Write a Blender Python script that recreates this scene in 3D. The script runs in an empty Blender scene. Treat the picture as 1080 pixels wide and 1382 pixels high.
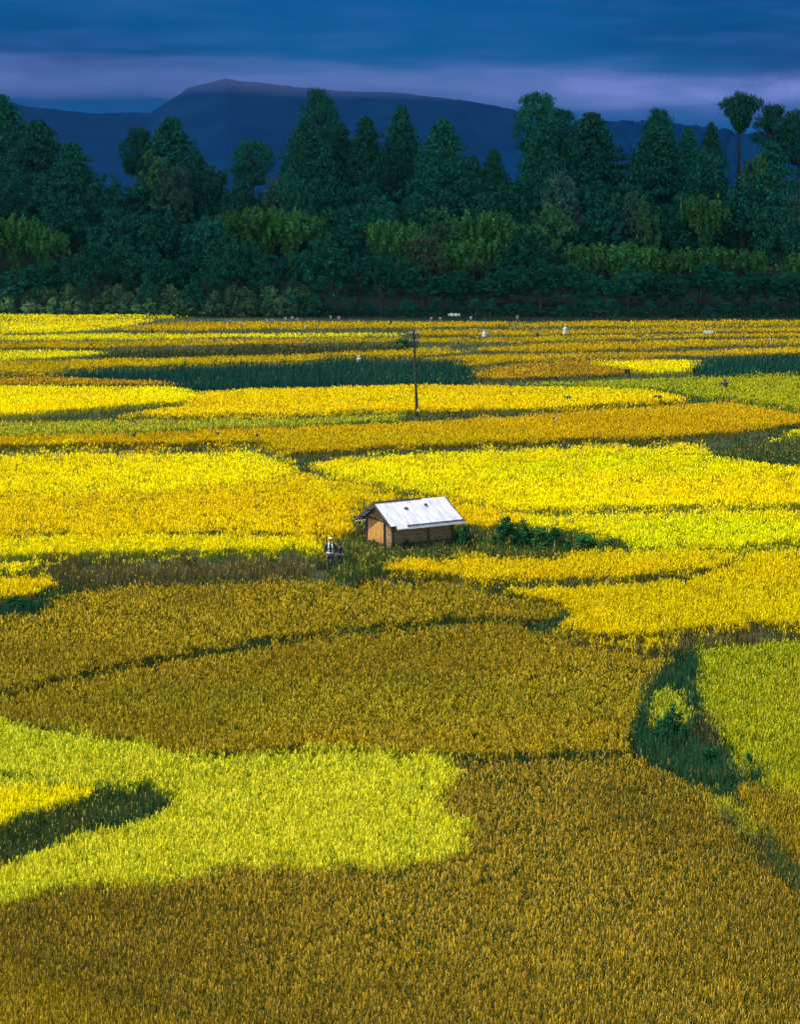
import bpy, bmesh, math, random
import numpy as np
from mathutils import Vector, Matrix
random.seed(7); rng = np.random.default_rng(11)
C = bpy.context.scene.collection
F = 2500.0; HC = 18.0; CX = 540.0; CY = 691.0; YH = 300.0
PITCH = math.atan((CY-YH)/F); FE = F
cp, sp = math.cos(PITCH), math.sin(PITCH)

# ---------------------------------------------------------------- projection helpers (layout only)
def ground(X, Y, z):
    """world x,y of the point of plane z seen at photo pixel X,Y"""
    X = np.asarray(X, float); Y = np.asarray(Y, float)
    a = (X-CX); b = -(Y-CY)
    dx = a; dy = F*cp + b*sp; dz = -F*sp + b*cp
    t = (z-HC)/dz
    return dx*t, dy*t
def zat(Y, d):
    b = -(Y-CY)
    return HC + d*(-F*sp+b*cp)/(F*cp+b*sp)
def xat(X, Y, d):
    return (X-CX)*d/(F*cp-(Y-CY)*sp)

# ---------------------------------------------------------------- small noise
def vnoise(x, y, seed=0):
    r = np.random.default_rng(seed); g = r.random((64, 64))
    xi = np.floor(x).astype(int); yi = np.floor(y).astype(int); fx = x-xi; fy = y-yi
    fx = fx*fx*(3-2*fx); fy = fy*fy*(3-2*fy)
    a = g[xi % 64, yi % 64]; b = g[(xi+1) % 64, yi % 64]; c = g[xi % 64, (yi+1) % 64]; d = g[(xi+1) % 64, (yi+1) % 64]
    return (a*(1-fx)+b*fx)*(1-fy)+(c*(1-fx)+d*fx)*fy
def fbm(x, y, seed=0, n=4):
    s = 0; a = .5
    for k in range(n): s = s+a*vnoise(x*2**k, y*2**k, seed+k); a *= .5
    return s/(1-.5**n)

# ---------------------------------------------------------------- objects
def tag(o, label=None, cat=None, group=None, kind=None):
    if label: o['label'] = label
    if cat: o['category'] = cat
    if group: o['group'] = group
    if kind: o['kind'] = kind
    return o
def empty(name, loc=(0,0,0), rz=0):
    o = bpy.data.objects.new(name, None); C.objects.link(o); o.location = loc; o.rotation_euler = (0,0,rz); o.empty_display_size = .3
    return o
def link(name, me, m=None, parent=None):
    o = bpy.data.objects.new(name, me); C.objects.link(o)
    if m: 
        if not me.materials: me.materials.append(m)
    if parent: o.parent = parent
    return o
def np_mesh(name, V, Q, col=None, smooth=False):
    """V (n,3), Q (m,4) quads (or (m,3))"""
    me = bpy.data.meshes.new(name); k = Q.shape[1]
    me.vertices.add(len(V)); me.vertices.foreach_set('co', V.astype(np.float32).ravel())
    me.loops.add(Q.size); me.loops.foreach_set('vertex_index', Q.astype(np.int32).ravel())
    me.polygons.add(len(Q)); me.polygons.foreach_set('loop_start', (np.arange(len(Q))*k).astype(np.int32))
    me.polygons.foreach_set('loop_total', np.full(len(Q), k, np.int32))
    if smooth: me.polygons.foreach_set('use_smooth', np.ones(len(Q), bool))
    if col is not None:
        a = me.color_attributes.new('tint', 'FLOAT_COLOR', 'POINT')
        c = np.ones((len(V), 4), np.float32); c[:, :3] = col; a.data.foreach_set('color', c.ravel())
    me.update(calc_edges=True)
    return me
class MB:
    def __init__(s): s.bm = bmesh.new()
    def box(s, c, size, rot=None, bevel=0):
        r = bmesh.ops.create_cube(s.bm, size=1); vs = r['verts']
        M = Matrix.Translation(Vector(c)) @ (rot.to_4x4() if rot else Matrix.Identity(4)) @ Matrix.Diagonal((*size, 1))
        bmesh.ops.transform(s.bm, matrix=M, verts=vs)
        if bevel:
            es = list({e for v in vs for e in v.link_edges})
            bmesh.ops.bevel(s.bm, geom=es, offset=bevel, segments=1, affect='EDGES')
        return s
    def bar(s, a, b, w, h=None):
        a = Vector(a); b = Vector(b); d = b-a
        q = d.to_track_quat('X', 'Z').to_matrix()
        return s.box((a+b)/2, (d.length, w, h or w), q)
    def tube(s, pts, rad, n=8):
        rings = []
        for i, p in enumerate(pts):
            p = Vector(p); d = Vector(pts[min(i+1, len(pts)-1)])-Vector(pts[max(i-1, 0)])
            q = d.to_track_quat('Z', 'Y').to_matrix(); r = rad[i] if hasattr(rad, '__len__') else rad
            rings.append([s.bm.verts.new(p+q@Vector((math.cos(t)*r, math.sin(t)*r, 0))) for t in [2*math.pi*k/n for k in range(n)]])
        for A, B in zip(rings, rings[1:]):
            for k in range(n): s.bm.faces.new((A[k], A[(k+1) % n], B[(k+1) % n], B[k]))
        s.bm.faces.new(rings[0][::-1]); s.bm.faces.new(rings[-1])
        return s
    def ball(s, c, size, sub=2, jit=0):
        r = bmesh.ops.create_icosphere(s.bm, subdivisions=sub, radius=1)
        for v in r['verts']:
            v.co *= 1+random.uniform(-jit, jit)
            v.co = Vector((v.co.x*size[0]+c[0], v.co.y*size[1]+c[1], v.co.z*size[2]+c[2]))
        return s
    def face(s, pts):
        s.bm.faces.new([s.bm.verts.new(p) for p in pts]); return s
    def build(s, name, m, parent=None, smooth=False):
        me = bpy.data.meshes.new(name)
        bmesh.ops.recalc_face_normals(s.bm, faces=s.bm.faces[:])
        s.bm.to_mesh(me); s.bm.free()
        if smooth:
            for p in me.polygons: p.use_smooth = True
        return link(name, me, m, parent)

# ---------------------------------------------------------------- materials
def mat(name, base=(.5,.5,.5), rough=.8, metal=0, spec=.3):
    m = bpy.data.materials.new(name); m.use_nodes = True
    b = m.node_tree.nodes['Principled BSDF']
    b.inputs['Base Color'].default_value = (*base, 1); b.inputs['Roughness'].default_value = rough
    b.inputs['Metallic'].default_value = metal; b.inputs['Specular IOR Level'].default_value = spec
    return m
def noisy(name, c1, c2, scale, rough=.8, metal=0, spec=.3, bump=0, detail=6, stretch=(1,1,1), coord='Object'):
    m = mat(name, c1, rough, metal, spec); nt = m.node_tree; N = nt.nodes.new; L = nt.links.new
    tc = N('ShaderNodeTexCoord'); mp = N('ShaderNodeMapping'); mp.inputs['Scale'].default_value = stretch
    nz = N('ShaderNodeTexNoise'); nz.inputs['Scale'].default_value = scale; nz.inputs['Detail'].default_value = detail
    rp = N('ShaderNodeValToRGB'); rp.color_ramp.elements[0].position = .35; rp.color_ramp.elements[1].position = .65
    rp.color_ramp.elements[0].color = (*c1, 1); rp.color_ramp.elements[1].color = (*c2, 1)
    L(tc.outputs[coord], mp.inputs[0]); L(mp.outputs[0], nz.inputs[0]); L(nz.outputs[0], rp.inputs[0])
    b = nt.nodes['Principled BSDF']; L(rp.outputs[0], b.inputs['Base Color'])
    if bump:
        bp = N('ShaderNodeBump'); bp.inputs['Strength'].default_value = bump; bp.inputs['Distance'].default_value = .05
        L(nz.outputs[0], bp.inputs['Height']); L(bp.outputs[0], b.inputs['Normal'])
    return m
def leafmat(name, trans=.3, gloss=.03, attr=True, tint=None, vary=0.0):
    """plant matter: diffuse + light passing through, coloured by the plant's own colour attribute"""
    m = bpy.data.materials.new(name); m.use_nodes = True; nt = m.node_tree; nt.nodes.clear(); N = nt.nodes.new; L = nt.links.new
    out = N('ShaderNodeOutputMaterial'); d = N('ShaderNodeBsdfDiffuse'); t = N('ShaderNodeBsdfTranslucent'); g = N('ShaderNodeBsdfGlossy')
    g.inputs['Roughness'].default_value = .55; g.inputs['Color'].default_value = (1, .95, .8, 1)
    m1 = N('ShaderNodeMixShader'); m1.inputs[0].default_value = trans; m2 = N('ShaderNodeMixShader'); m2.inputs[0].default_value = gloss
    a = N('ShaderNodeVertexColor'); a.layer_name = 'tint'; src = a.outputs[0]
    if vary:
        oi = N('ShaderNodeObjectInfo'); mr = N('ShaderNodeMapRange'); mr.inputs[3].default_value = 1-vary; mr.inputs[4].default_value = 1+vary
        mx = N('ShaderNodeVectorMath'); mx.operation = 'SCALE'
        L(oi.outputs['Random'], mr.inputs[0]); L(src, mx.inputs[0]); L(mr.outputs[0], mx.inputs['Scale']); src = mx.outputs[0]
    if tint:
        mv = N('ShaderNodeVectorMath'); mv.operation = 'MULTIPLY'; mv.inputs[1].default_value = tint
        L(src, mv.inputs[0]); src = mv.outputs[0]
    L(src, d.inputs[0]); L(src, t.inputs[0])
    L(d.outputs[0], m1.inputs[1]); L(t.outputs[0], m1.inputs[2]); L(m1.outputs[0], m2.inputs[1]); L(g.outputs[0], m2.inputs[2]); L(m2.outputs[0], out.inputs[0])
    return m
M_RICE = leafmat('rice_plant', .35, .0)
M_WEED = leafmat('wild_grass', .3, .01)
M_LEAF = leafmat('tree_foliage', .25, .01, vary=.25)
M_SHRUB = leafmat('shrub_foliage', .3, .0)
M_BARK = noisy('bark', (.03,.03,.02), (.09,.08,.06), 3, .95, bump=.5, stretch=(1,1,.2))
M_PALEBARK = noisy('pale_bark', (.16,.15,.12), (.3,.28,.24), 2, .9, stretch=(1,1,.2))
M_SOIL = noisy('soil', (.010,.030,.014), (.030,.042,.014), .35, .95, coord='Object')

# ---------------------------------------------------------------- fields: canopy outlines on their terraces
# name, level z, canopy height, soft edge px, kind, leaf colour, head colour, head share, outline
G1 = dict
def col(r, g, b): return (r, g, b)
FIELDS = []
def field(name, z, h, soft, style, pts, label, dens=1.0):
    FIELDS.append(dict(name=name, z=z, h=h, soft=soft, style=style, pts=np.array(pts, float), label=label, dens=dens))
# styles: leaf1, leaf2, head1, head2, head share
STY = {
 'brown':   ((.014,.070,.026), (.060,.100,.018), (.58,.38,.028), (.20,.14,.014), .40),
 'brown2':  ((.024,.068,.012), (.095,.095,.009), (.56,.39,.018), (.28,.20,.014), .56),
 'umber':   ((.030,.060,.012), (.120,.085,.010), (.66,.36,.012), (.38,.20,.010), .60),
 'gold':    ((.100,.115,.004), (.260,.200,.004), (.80,.61,.003), (.68,.46,.003), .86),
 'ochre':   ((.090,.105,.005), (.200,.150,.005), (.66,.44,.004), (.46,.28,.004), .80),
 'orange':  ((.110,.130,.004), (.280,.210,.004), (.85,.66,.003), (.76,.50,.003), .88),
 'yellow':  ((.200,.240,.004), (.420,.380,.004), (.90,.81,.002), (.90,.66,.002), .95),
 'lemon':   ((.120,.210,.004), (.300,.350,.004), (.86,.76,.003), (.80,.64,.003), .84),
 'ygreen':  ((.055,.160,.008), (.190,.290,.008), (.78,.70,.030), (.54,.56,.018), .52),
 'green':   ((.040,.140,.008), (.120,.220,.010), (.44,.48,.012), (.42,.34,.012), .38),
 'weed':    ((.012,.070,.034), (.040,.105,.028), (.16,.17,.02), (.20,.13,.02), .14),
 'dweed':   ((.003,.050,.036), (.010,.075,.040), (.05,.12,.03), (.06,.09,.03), .08),
 'mixw':    ((.030,.075,.020), (.110,.150,.018), (.50,.38,.03), (.40,.26,.03), .50),
 'olive':   ((.022,.070,.022), (.100,.115,.020), (.34,.28,.03), (.28,.19,.03), .42),
 'straw':   ((.050,.070,.025), (.200,.150,.040), (.38,.27,.06), (.28,.18,.04), .30),
 'bweed':   ((.020,.060,.028), (.090,.085,.022), (.24,.17,.03), (.28,.16,.03), .35),
}
# --- foreground
field('wild_grass', -.15, .9, 7, 'green', [(885,925),(902,918),(912,935),(922,922),(930,940),(935,968),(915,975),(885,972),(876,955)], 'bright green grass clump in the middle of the reedy ditch')
field('wild_grass', -.15, .7, 8, 'bweed', [(940,965),(955,972),(975,1000),(995,1015),(985,1030),(955,1020),(935,990)], 'brown weeds on the right flank of the reedy ditch')
field('wild_grass', .02, .75, 9, 'green', [(950,1062),(980,1070),(1005,1090),(1030,1112),(1020,1124),(990,1108),(955,1090)], 'yellow green grass at the top of the weedy bank at right')
field('reed', -.2, .9, 5, 'weed', [(928,888),(938,900),(945,950),(968,1000),(1000,1040),(1030,1052),(985,1050),(930,1046),(885,1030),(852,1012),(852,985),(868,945),(880,915),(900,898)], 'dark green reeds and weeds filling the ditch between brown and green fields')
field('wild_grass', .02, .75, 7, 'olive', [(950,1062),(985,1070),(1010,1095),(1040,1130),(1080,1160),(1180,1230),(1180,1330),(1080,1205),(1030,1160),(1000,1120),(955,1100)], 'green weedy bank running down to the right edge of the photo')
field('rice_field', .1, .8, 8, 'brown2', [(1000,1052),(1080,1075),(1380,1150),(1380,1400),(1180,1228),(1080,1158),(1040,1126),(1005,1085)], 'small rusty orange rice field beside the weedy bank at the right edge')
field('rice_field', .1, .8, 5, 'green', [(945,872),(1080,858),(1500,830),(1500,1180),(1080,1072),(1030,1052),(1000,1030),(965,990),(950,945)], 'green unripe rice field at the right edge of the photo')
field('wild_grass', -.05, .62, 7, 'olive', [(-300,1222),(-300,1150),(0,1120),(60,1095),(130,1073),(180,1059),(218,1062),(228,1078),(203,1095),(150,1110),(90,1130),(0,1164)], 'brown green weedy strip cutting into the bright field at lower left')
field('wild_grass', 0, .7, 8, 'ygreen', [(-200,1040),(0,1042),(110,1050),(0,1056),(-200,1056)], 'dull green grass line across the field at the left edge')
field('rice_field', .05, .8, 7, 'lemon', [(-300,1050),(0,1056),(130,1058),(110,1068),(50,1085),(0,1104),(-300,1130)], 'small yellow rice wedge at the left edge above the weedy strip')
field('rice_field', .05, .8, 9, 'ygreen', [(-300,950),(0,970),(130,990),(230,1005),(270,1016),(240,1035),(235,1060),(180,1050),(110,1054),(0,1050),(-300,1050)], 'yellow green rice field in the lower left below the brown fields')
field('rice_field', 0, .82, 10, 'ygreen', [(275,1018),(420,1009),(540,1012),(618,1020),(614,1040),(585,1078),(612,1092),(634,1105),(625,1140),(540,1160),(300,1166),(200,1186),(110,1185),(0,1212),(-300,1250),(-300,1224),(0,1166),(90,1132),(150,1112),(205,1097),(236,1076),(243,1045),(262,1025)], 'bright yellow green rice field in the middle of the foreground')
field('rice_field', .0, .8, 14, 'brown2', [(-300,1300),(0,1290),(60,1320),(150,1350),(250,1382),(400,1500),(-300,1500)], 'orange brown rice corner at the very bottom left')
field('rice_field', -.02, .8, 9, 'brown', [(-400,1195),(110,1150),(300,1130),(640,1020),(860,1018),(900,1038),(955,1052),(950,1070),(1005,1125),(1080,1210),(1180,1330),(1500,1580),(1500,1760),(-400,1760)], 'large olive brown rice field filling the bottom of the photo')
# --- middle
field('wild_grass', .75, .62, 6, 'straw', [(-400,775),(0,763),(150,758),(300,755),(440,753),(442,768),(300,774),(180,778),(95,783),(78,776),(0,772),(-400,790)], 'straw coloured stalks on the bank edge left of the person')
field('wild_grass', .3, .6, 6, 'straw', [(745,856),(800,869),(880,866),(1000,854),(1080,850),(1500,824),(1500,838),(1080,860),(1000,868),(940,876),(860,876),(790,872)], 'straw coloured stalks on the bank above the green field at right')
field('wild_grass', 1.05, .7, 7, 'mixw', [(452,738),(470,728),(495,728),(520,742),(560,745),(610,742),(640,728),(660,715),(680,718),(770,745),(770,750),(700,748),(560,750),(500,764),(470,772),(462,770)], 'rough olive grass growing round the foot of the hut')
field('rice_field', 1.3, .8, 6, 'orange', [(548,668),(600,668),(650,680),(705,690),(700,700),(655,706),(620,700),(560,690)], 'small orange rice patch behind the right end of the hut')
field('rice_field', .12, .8, 5, 'brown2', [(-400,968),(0,938),(120,909),(250,884),(380,864),(500,850),(620,839),(705,836),(735,850),(800,868),(860,880),(925,886),(895,896),(874,920),(862,950),(850,985),(848,1008),(700,1010),(620,1012),(420,1003),(270,1010),(130,985),(0,964),(-400,940)], 'wide brown rice field across the middle below the thin dark line')
field('rice_field', .35, .8, 5, 'brown2', [(-400,880),(0,828),(50,824),(90,800),(180,789),(300,785),(450,780),(490,778),(600,784),(690,803),(745,812),(766,820),(740,829),(705,827),(620,828),(500,838),(380,852),(250,872),(120,898),(0,926),(-400,958)], 'brown gold rice field just below the hut and the person')
field('rice_field', .9, .8, 5, 'gold', [(492,768),(560,752),(640,750),(700,748),(860,738),(960,738),(988,744),(975,756),(930,765),(800,773),(600,777),(520,776)], 'narrow golden rice strip in front of the hut')
field('rice_field', .65, .8, 5, 'gold', [(610,794),(800,788),(930,778),(985,760),(1000,742),(1080,737),(1500,720),(1500,820),(1080,846),(1000,850),(900,861),(800,865),(755,855),(740,842),(780,826),(768,812),(700,798)], 'golden rice field at right with its dark edge above the green field')
field('rice_field', .75, .8, 4, 'gold', [(-300,790),(0,776),(60,776),(72,784),(40,796),(0,803),(-300,820)], 'little golden rice patch at the left edge below the yellow field')
field('rice_field', 1.25, .8, 5, 'lemon', [(-400,728),(0,722),(150,719),(300,721),(434,723),(430,749),(300,751),(150,754),(0,760),(-400,772)], 'bright yellow green rice strip at left of the person')
field('rice_field', 1.3, .8, 14, 'orange', [(-400,655),(0,662),(200,660),(320,648),(400,634),(440,640),(500,652),(545,668),(480,676),(474,700),(480,712),(440,718),(300,716),(150,714),(0,718),(-400,722)], 'orange gold rice field to the left of the hut')
field('rice_field', 1.35, .8, 10, 'yellow', [(-400,612),(0,610),(200,608),(355,606),(372,616),(400,632),(340,648),(200,662),(0,664),(-400,660)], 'wide lemon yellow rice field at left above the orange one')
field('rice_field', 1.15, .75, 8, 'lemon', [(655,694),(800,690),(1080,684),(1500,676),(1500,730),(1080,734),(980,735),(860,735),(845,722),(780,712),(700,702)], 'yellow green rice strip to the right of the dark bushes')
field('rice_field', 1.55, .8, 6, 'yellow', [(415,623),(450,618),(600,607),(800,600),(950,598),(950,612),(1080,627),(1500,640),(1500,672),(1080,679),(900,682),(700,686),(640,678),(600,664),(545,656),(480,640),(430,630)], 'wide bright yellow rice field behind the hut at right')
field('wild_grass', 1.5, .6, 5, 'olive', [(945,612),(1000,604),(1040,598),(1080,596),(1400,590),(1400,634),(1080,624),(1010,621)], 'dull brown weedy patch at the right edge beside the yellow field')
# --- far
field('rice_field', 2.1, .8, 4, 'ochre', [(-400,590),(0,586),(120,584),(250,580),(400,574),(540,569),(700,560),(800,551),(980,540),(1080,556),(1080,565),(1020,576),(900,584),(700,590),(540,597),(420,603),(370,603),(0,606),(-400,608)], 'long gold rice field running left to right behind the yellow ones')
field('rice_field', 2.1, .8, 4, 'lemon', [(1030,585),(1100,575),(1400,570),(1400,588),(1080,592),(985,598),(960,597)], 'thin yellow rice tongue at the right edge')
field('wild_grass', 2.2, .8, 5, 'green', [(-400,570),(0,568),(120,565),(250,563),(400,562),(540,555),(540,563),(400,570),(250,576),(100,581),(0,583),(-400,586)], 'green grass ribbon above the long gold field at left')
field('rice_field', 2.6, .8, 4, 'orange', [(250,545),(275,526),(350,522),(420,522),(540,517),(700,519),(860,522),(900,530),(960,541),(800,545),(700,548),(540,550),(400,557),(250,558),(130,561)], 'gold rice field around the foot of the utility pole')
field('rice_field', 2.65, .8, 4, 'yellow', [(-400,518),(0,519),(240,520),(268,530),(240,538),(100,547),(0,555),(-400,565)], 'yellow rice field at the left edge in front of the dark reeds')
field('rice_field', 2.6, .75, 5, 'green', [(700,516),(900,508),(1080,503),(1400,500),(1400,558),(1080,550),(1000,538),(930,528),(880,520)], 'light green rice field at the right side of the far paddies')
field('reed', 2.5, 1.0, 5, 'dweed', [(55,503),(200,497),(320,492),(420,490),(445,483),(540,484),(632,492),(634,506),(620,513),(540,515),(420,519),(260,519),(222,509),(120,506)], 'long dark green reed bed in the middle of the far paddies')
field('rice_field', 2.7, .7, 4, 'umber', [(-100,508),(40,506),(120,508),(215,512),(235,517),(-100,516)], 'thin brown rice strip in front of the dark reeds at left')
field('rice_field', 2.9, .7, 4, 'yellow', [(800,488),(880,484),(940,485),(944,490),(920,498),(870,499)], 'small bright yellow rice patch right of the red brown one')
field('rice_field', 2.9, .7, 4, 'umber', [(640,502),(660,496),(700,491),(760,484),(800,484),(880,482),(860,496),(880,501),(780,504),(700,508),(660,509)], 'reddish brown rice patch to the right of the dark reeds')
field('reed', 2.9, .8, 4, 'dweed', [(948,482),(1080,478),(1400,476),(1400,498),(1080,500),(945,504),(940,492)], 'grey green reed bed at the right of the far paddies')
field('rice_field', 3.2, .7, 3, 'ochre', [(-300,500),(-300,486),(0,487),(100,484),(250,481),(400,477),(540,471),(600,468),(620,474),(540,479),(430,482),(400,488),(200,494),(50,500)], 'long orange rice strip behind the dark reeds at left')
field('rice_field', 3.2, .7, 3, 'ochre', [(560,482),(640,478),(900,474),(1080,467),(1300,465),(1300,473),(1080,474),(900,478),(700,484),(640,490)], 'thin orange rice strip behind the red brown patch')
field('rice_field', 3.4, .7, 3, 'lemon', [(-300,484),(-300,473),(0,473),(120,472),(140,475),(60,480),(0,483)], 'small yellow rice strip at the left edge of the far paddies')
field('rice_field', 3.4, .7, 3, 'bweed', [(120,480),(160,473),(300,468),(460,465),(540,464),(540,468),(400,473),(250,478)], 'brown green fallow strip in the far left paddies')
field('rice_field', 3.5, .7, 3, 'ochre', [(620,470),(700,465),(800,461),(900,459),(1080,456),(1300,455),(1300,461),(1080,461.5),(960,464),(900,467),(760,471)], 'pale gold rice strip in the far right paddies')
field('rice_field', 3.7, .7, 3, 'ochre', [(-300,468),(-300,462),(0,462),(60,460),(150,460),(300,458),(540,455),(540,458),(300,462),(120,466)], 'second gold rice strip from the far left tree line')
field('rice_field', 3.8, .7, 2.5, 'ochre', [(555,460),(555,456),(700,454),(900,450),(1080,448.5),(1300,448),(1300,451),(1080,451.5),(900,453),(700,459)], 'gold rice strip among the far right paddies')
field('rice_field', 4.0, .7, 2.5, 'yellow', [(-300,457),(-300,450),(0,452),(120,450),(300,449.5),(540,448),(540,450.5),(300,452.5),(150,455)], 'yellow rice strip second from the far left end')
field('rice_field', 4.0, .7, 2.5, 'ochre', [(560,450),(560,445),(700,444),(900,442),(1080,441),(1300,440),(1300,444),(1080,444.5),(900,446),(700,449)], 'gold rice strip second from the far right end')
field('rice_field', 4.3, .7, 2.5, 'ochre', [(140,444),(230,434),(330,433),(540,433),(700,434),(690,436.5),(640,439),(540,440),(400,441),(250,443)], 'last gold rice strip in front of the dark trees at centre')
field('rice_field', 4.35, .7, 2.5, 'yellow', [(-300,446),(-300,431),(0,431),(100,430),(200,431),(180,437),(120,443),(0,447)], 'yellow rice field second from the trees at far left')
field('rice_field', 4.35, .7, 2.5, 'ochre', [(690,439),(720,435),(800,432),(1080,431),(1300,430),(1300,436),(1080,436.5),(900,437.5)], 'last gold rice field in front of the dark trees at right')
field('rice_field', 4.6, .7, 2, 'yellow', [(-300,427),(-300,423),(0,423),(100,423.5),(232,424),(236,427),(120,427.5),(0,428)], 'farthest yellow rice field touching the shrubs at far left')
NF = len(FIELDS)
for f in FIELDS:
    p = f['pts']
    # densify + wobble so that no edge is ruler straight
    out = []
    for i in range(len(p)):
        a, b = p[i], p[(i+1) % len(p)]
        n = max(1, int(np.hypot(*(b-a))//14))
        for k in range(n): out.append(a+(b-a)*k/n)
    q = np.array(out)
    amp = np.clip((q[:, 1]-420)/260, .15, 2.2)
    q[:, 1] += (vnoise(q[:, 0]/31., q[:, 1]/31.+3, 5)-.5)*2.4*amp
    q[:, 0] += (vnoise(q[:, 0]/27., q[:, 1]/27.+9, 6)-.5)*5*amp
    x, y = ground(q[:, 0], q[:, 1], f['z']+f['h'])
    f['w'] = np.stack([x, y], 1); f['bb'] = (x.min(), x.max(), y.min(), y.max())
def inpoly(P, x, y):
    r = np.zeros(len(x), bool); n = len(P)
    for i in range(n):
        x1, y1 = P[i]; x2, y2 = P[(i+1) % n]
        if y1 == y2: continue
        c = ((y1 > y) != (y2 > y)) & (x < (x2-x1)*(y-y1)/(y2-y1)+x1)
        r ^= c
    return r
def owner(x, y):
    own = np.full(len(x), -1, int)
    for i, f in enumerate(FIELDS):
        b = f['bb']; m = (own < 0) & (x >= b[0]) & (x <= b[1]) & (y >= b[2]) & (y <= b[3])
        if not m.any(): continue
        idx = np.nonzero(m)[0]; h = inpoly(f['w'], x[idx], y[idx]); own[idx[h]] = i
    return own

# ---------------------------------------------------------------- ground sheet
def hill(d, x):
    t = np.clip((d-262)/130, 0, 1); t = t*t*(3-2*t)
    return 4.6+t*15+np.clip((d-392)/600, 0, 1)*10+(fbm(x/40., d/40., 21, 3)-.5)*4*t
Yrow = np.concatenate([np.linspace(1900, 431, 560)])
D1 = HC*F/(Yrow-YH)*(1-.0); D1 = D1*(1-.25*np.clip((D1-30)/240, 0, 1))  # rows at distances 28..262
D1 = np.interp(np.linspace(0, 1, 560), np.linspace(0, 1, 560), D1)
Drows = np.concatenate([[-80, -20, 5, 15, 22], D1, np.linspace(D1[-1]+2, 420, 60), np.geomspace(450, 9000, 24)])
Ucols = np.linspace(-1500, 1500, 480)
DD, UU = np.meshgrid(Drows, Ucols, indexing='ij')
XX = UU*np.maximum(DD, 34)/F*np.where(DD > 450, 1+(DD-450)/3000, 1)
nr, nc = DD.shape
own = owner(XX.ravel(), DD.ravel()).reshape(nr, nc)
Z = np.zeros((nr, nc)); known = own >= 0
lv = np.array([f['z'] for f in FIELDS]+[0.])
Z[known] = lv[own[known]]
prof_d = [0, 60, 75, 88, 96, 130, 160, 190, 215, 235, 250, 262]; prof_z = [0, 0, .1, .7, 1.2, 1.6, 2.2, 2.7, 3.3, 3.9, 4.3, 4.6]
Z[~known] = np.interp(DD[~known], prof_d, prof_z)
near = DD < 261
for it in range(60):
    P = np.pad(Z, 1, mode='edge'); A = (P[:-2, 1:-1]+P[2:, 1:-1]+P[1:-1, :-2]+P[1:-1, 2:])/4
    Z = np.where(known | ~near, Z, A)
far = DD >= 261
Z = np.where(far, hill(DD, XX), Z)
Z = Z+np.where(known | far, 0, (vnoise(XX/1.3, DD/1.3, 3)-.6)*.15)
Z = Z+(vnoise(XX/.6, DD/.6, 8)-.5)*.03
Z = np.where(DD < 20, Z-0.0, Z)
def zground(x, y):
    x = np.atleast_1d(np.asarray(x, float)); y = np.atleast_1d(np.asarray(y, float))
    u = x*F/np.maximum(y, 34)/np.where(y > 450, 1+(y-450)/3000, 1)
    r = np.clip(np.interp(y, Drows, np.arange(nr)), 0, nr-1.001); c = np.clip((u-Ucols[0])/(Ucols[1]-Ucols[0]), 0, nc-1.001)
    r0 = r.astype(int); c0 = c.astype(int); fr = r-r0; fc = c-c0
    return (Z[r0, c0]*(1-fc)+Z[r0, c0+1]*fc)*(1-fr)+(Z[r0+1, c0]*(1-fc)+Z[r0+1, c0+1]*fc)*fr
def zg(x, y): return float(zground(x, y)[0])
idx = np.arange(nr*nc).reshape(nr, nc)
Q = np.stack([idx[:-1, :-1], idx[:-1, 1:], idx[1:, 1:], idx[1:, :-1]], -1).reshape(-1, 4)
g = link('ground', np_mesh('ground', np.stack([XX, DD, Z], -1).reshape(-1, 3), Q, smooth=True), M_SOIL)
tag(g, 'dark soil of the terraced paddies and the wooded rise behind', kind='structure')

# ---------------------------------------------------------------- blades
def strips(P, h, az, lean, w, colr, droop=None, t0=0.0):
    """n bent tapered strips rooted at P; az lean azimuth, lean horizontal reach, w half width"""
    n = len(P); ya = rng.uniform(0, 2*np.pi, n)
    # keep the width roughly across the lean
    wx = np.stack([np.cos(ya), np.sin(ya), np.zeros(n)], 1)*w[:, None]
    L = np.stack([np.cos(az), np.sin(az), np.zeros(n)], 1)*lean[:, None]; up = np.array([0, 0, 1.])
    if droop is None: droop = np.zeros(n)
    b = P+up*(h*t0)[:, None]
    m = P+up*(h*(.62+.38*droop))[:, None]+L*.35
    t = P+up*(h*(1-droop*.22))[:, None]+L
    V = np.stack([b-wx*.7, b+wx*.7, m-wx, m+wx, t-wx*.25, t+wx*.25], 1).reshape(-1, 3)
    k = np.arange(n)*6
    Qs = np.concatenate([np.stack([k, k+1, k+3, k+2], 1), np.stack([k+2, k+3, k+5, k+4], 1)])
    return V, Qs, np.repeat(colr, 6, axis=0)
def merge(parts):
    off = 0; Vs = []; Qs = []; Cs = []
    for V, Qq, c in parts:
        Vs.append(V); Qs.append(Qq+off); Cs.append(c); off += len(V)
    return np.concatenate(Vs), np.concatenate(Qs), np.concatenate(Cs)
def lerp(a, b, t): return np.asarray(a)[None]*(1-t[:, None])+np.asarray(b)[None]*t[:, None]
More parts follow.
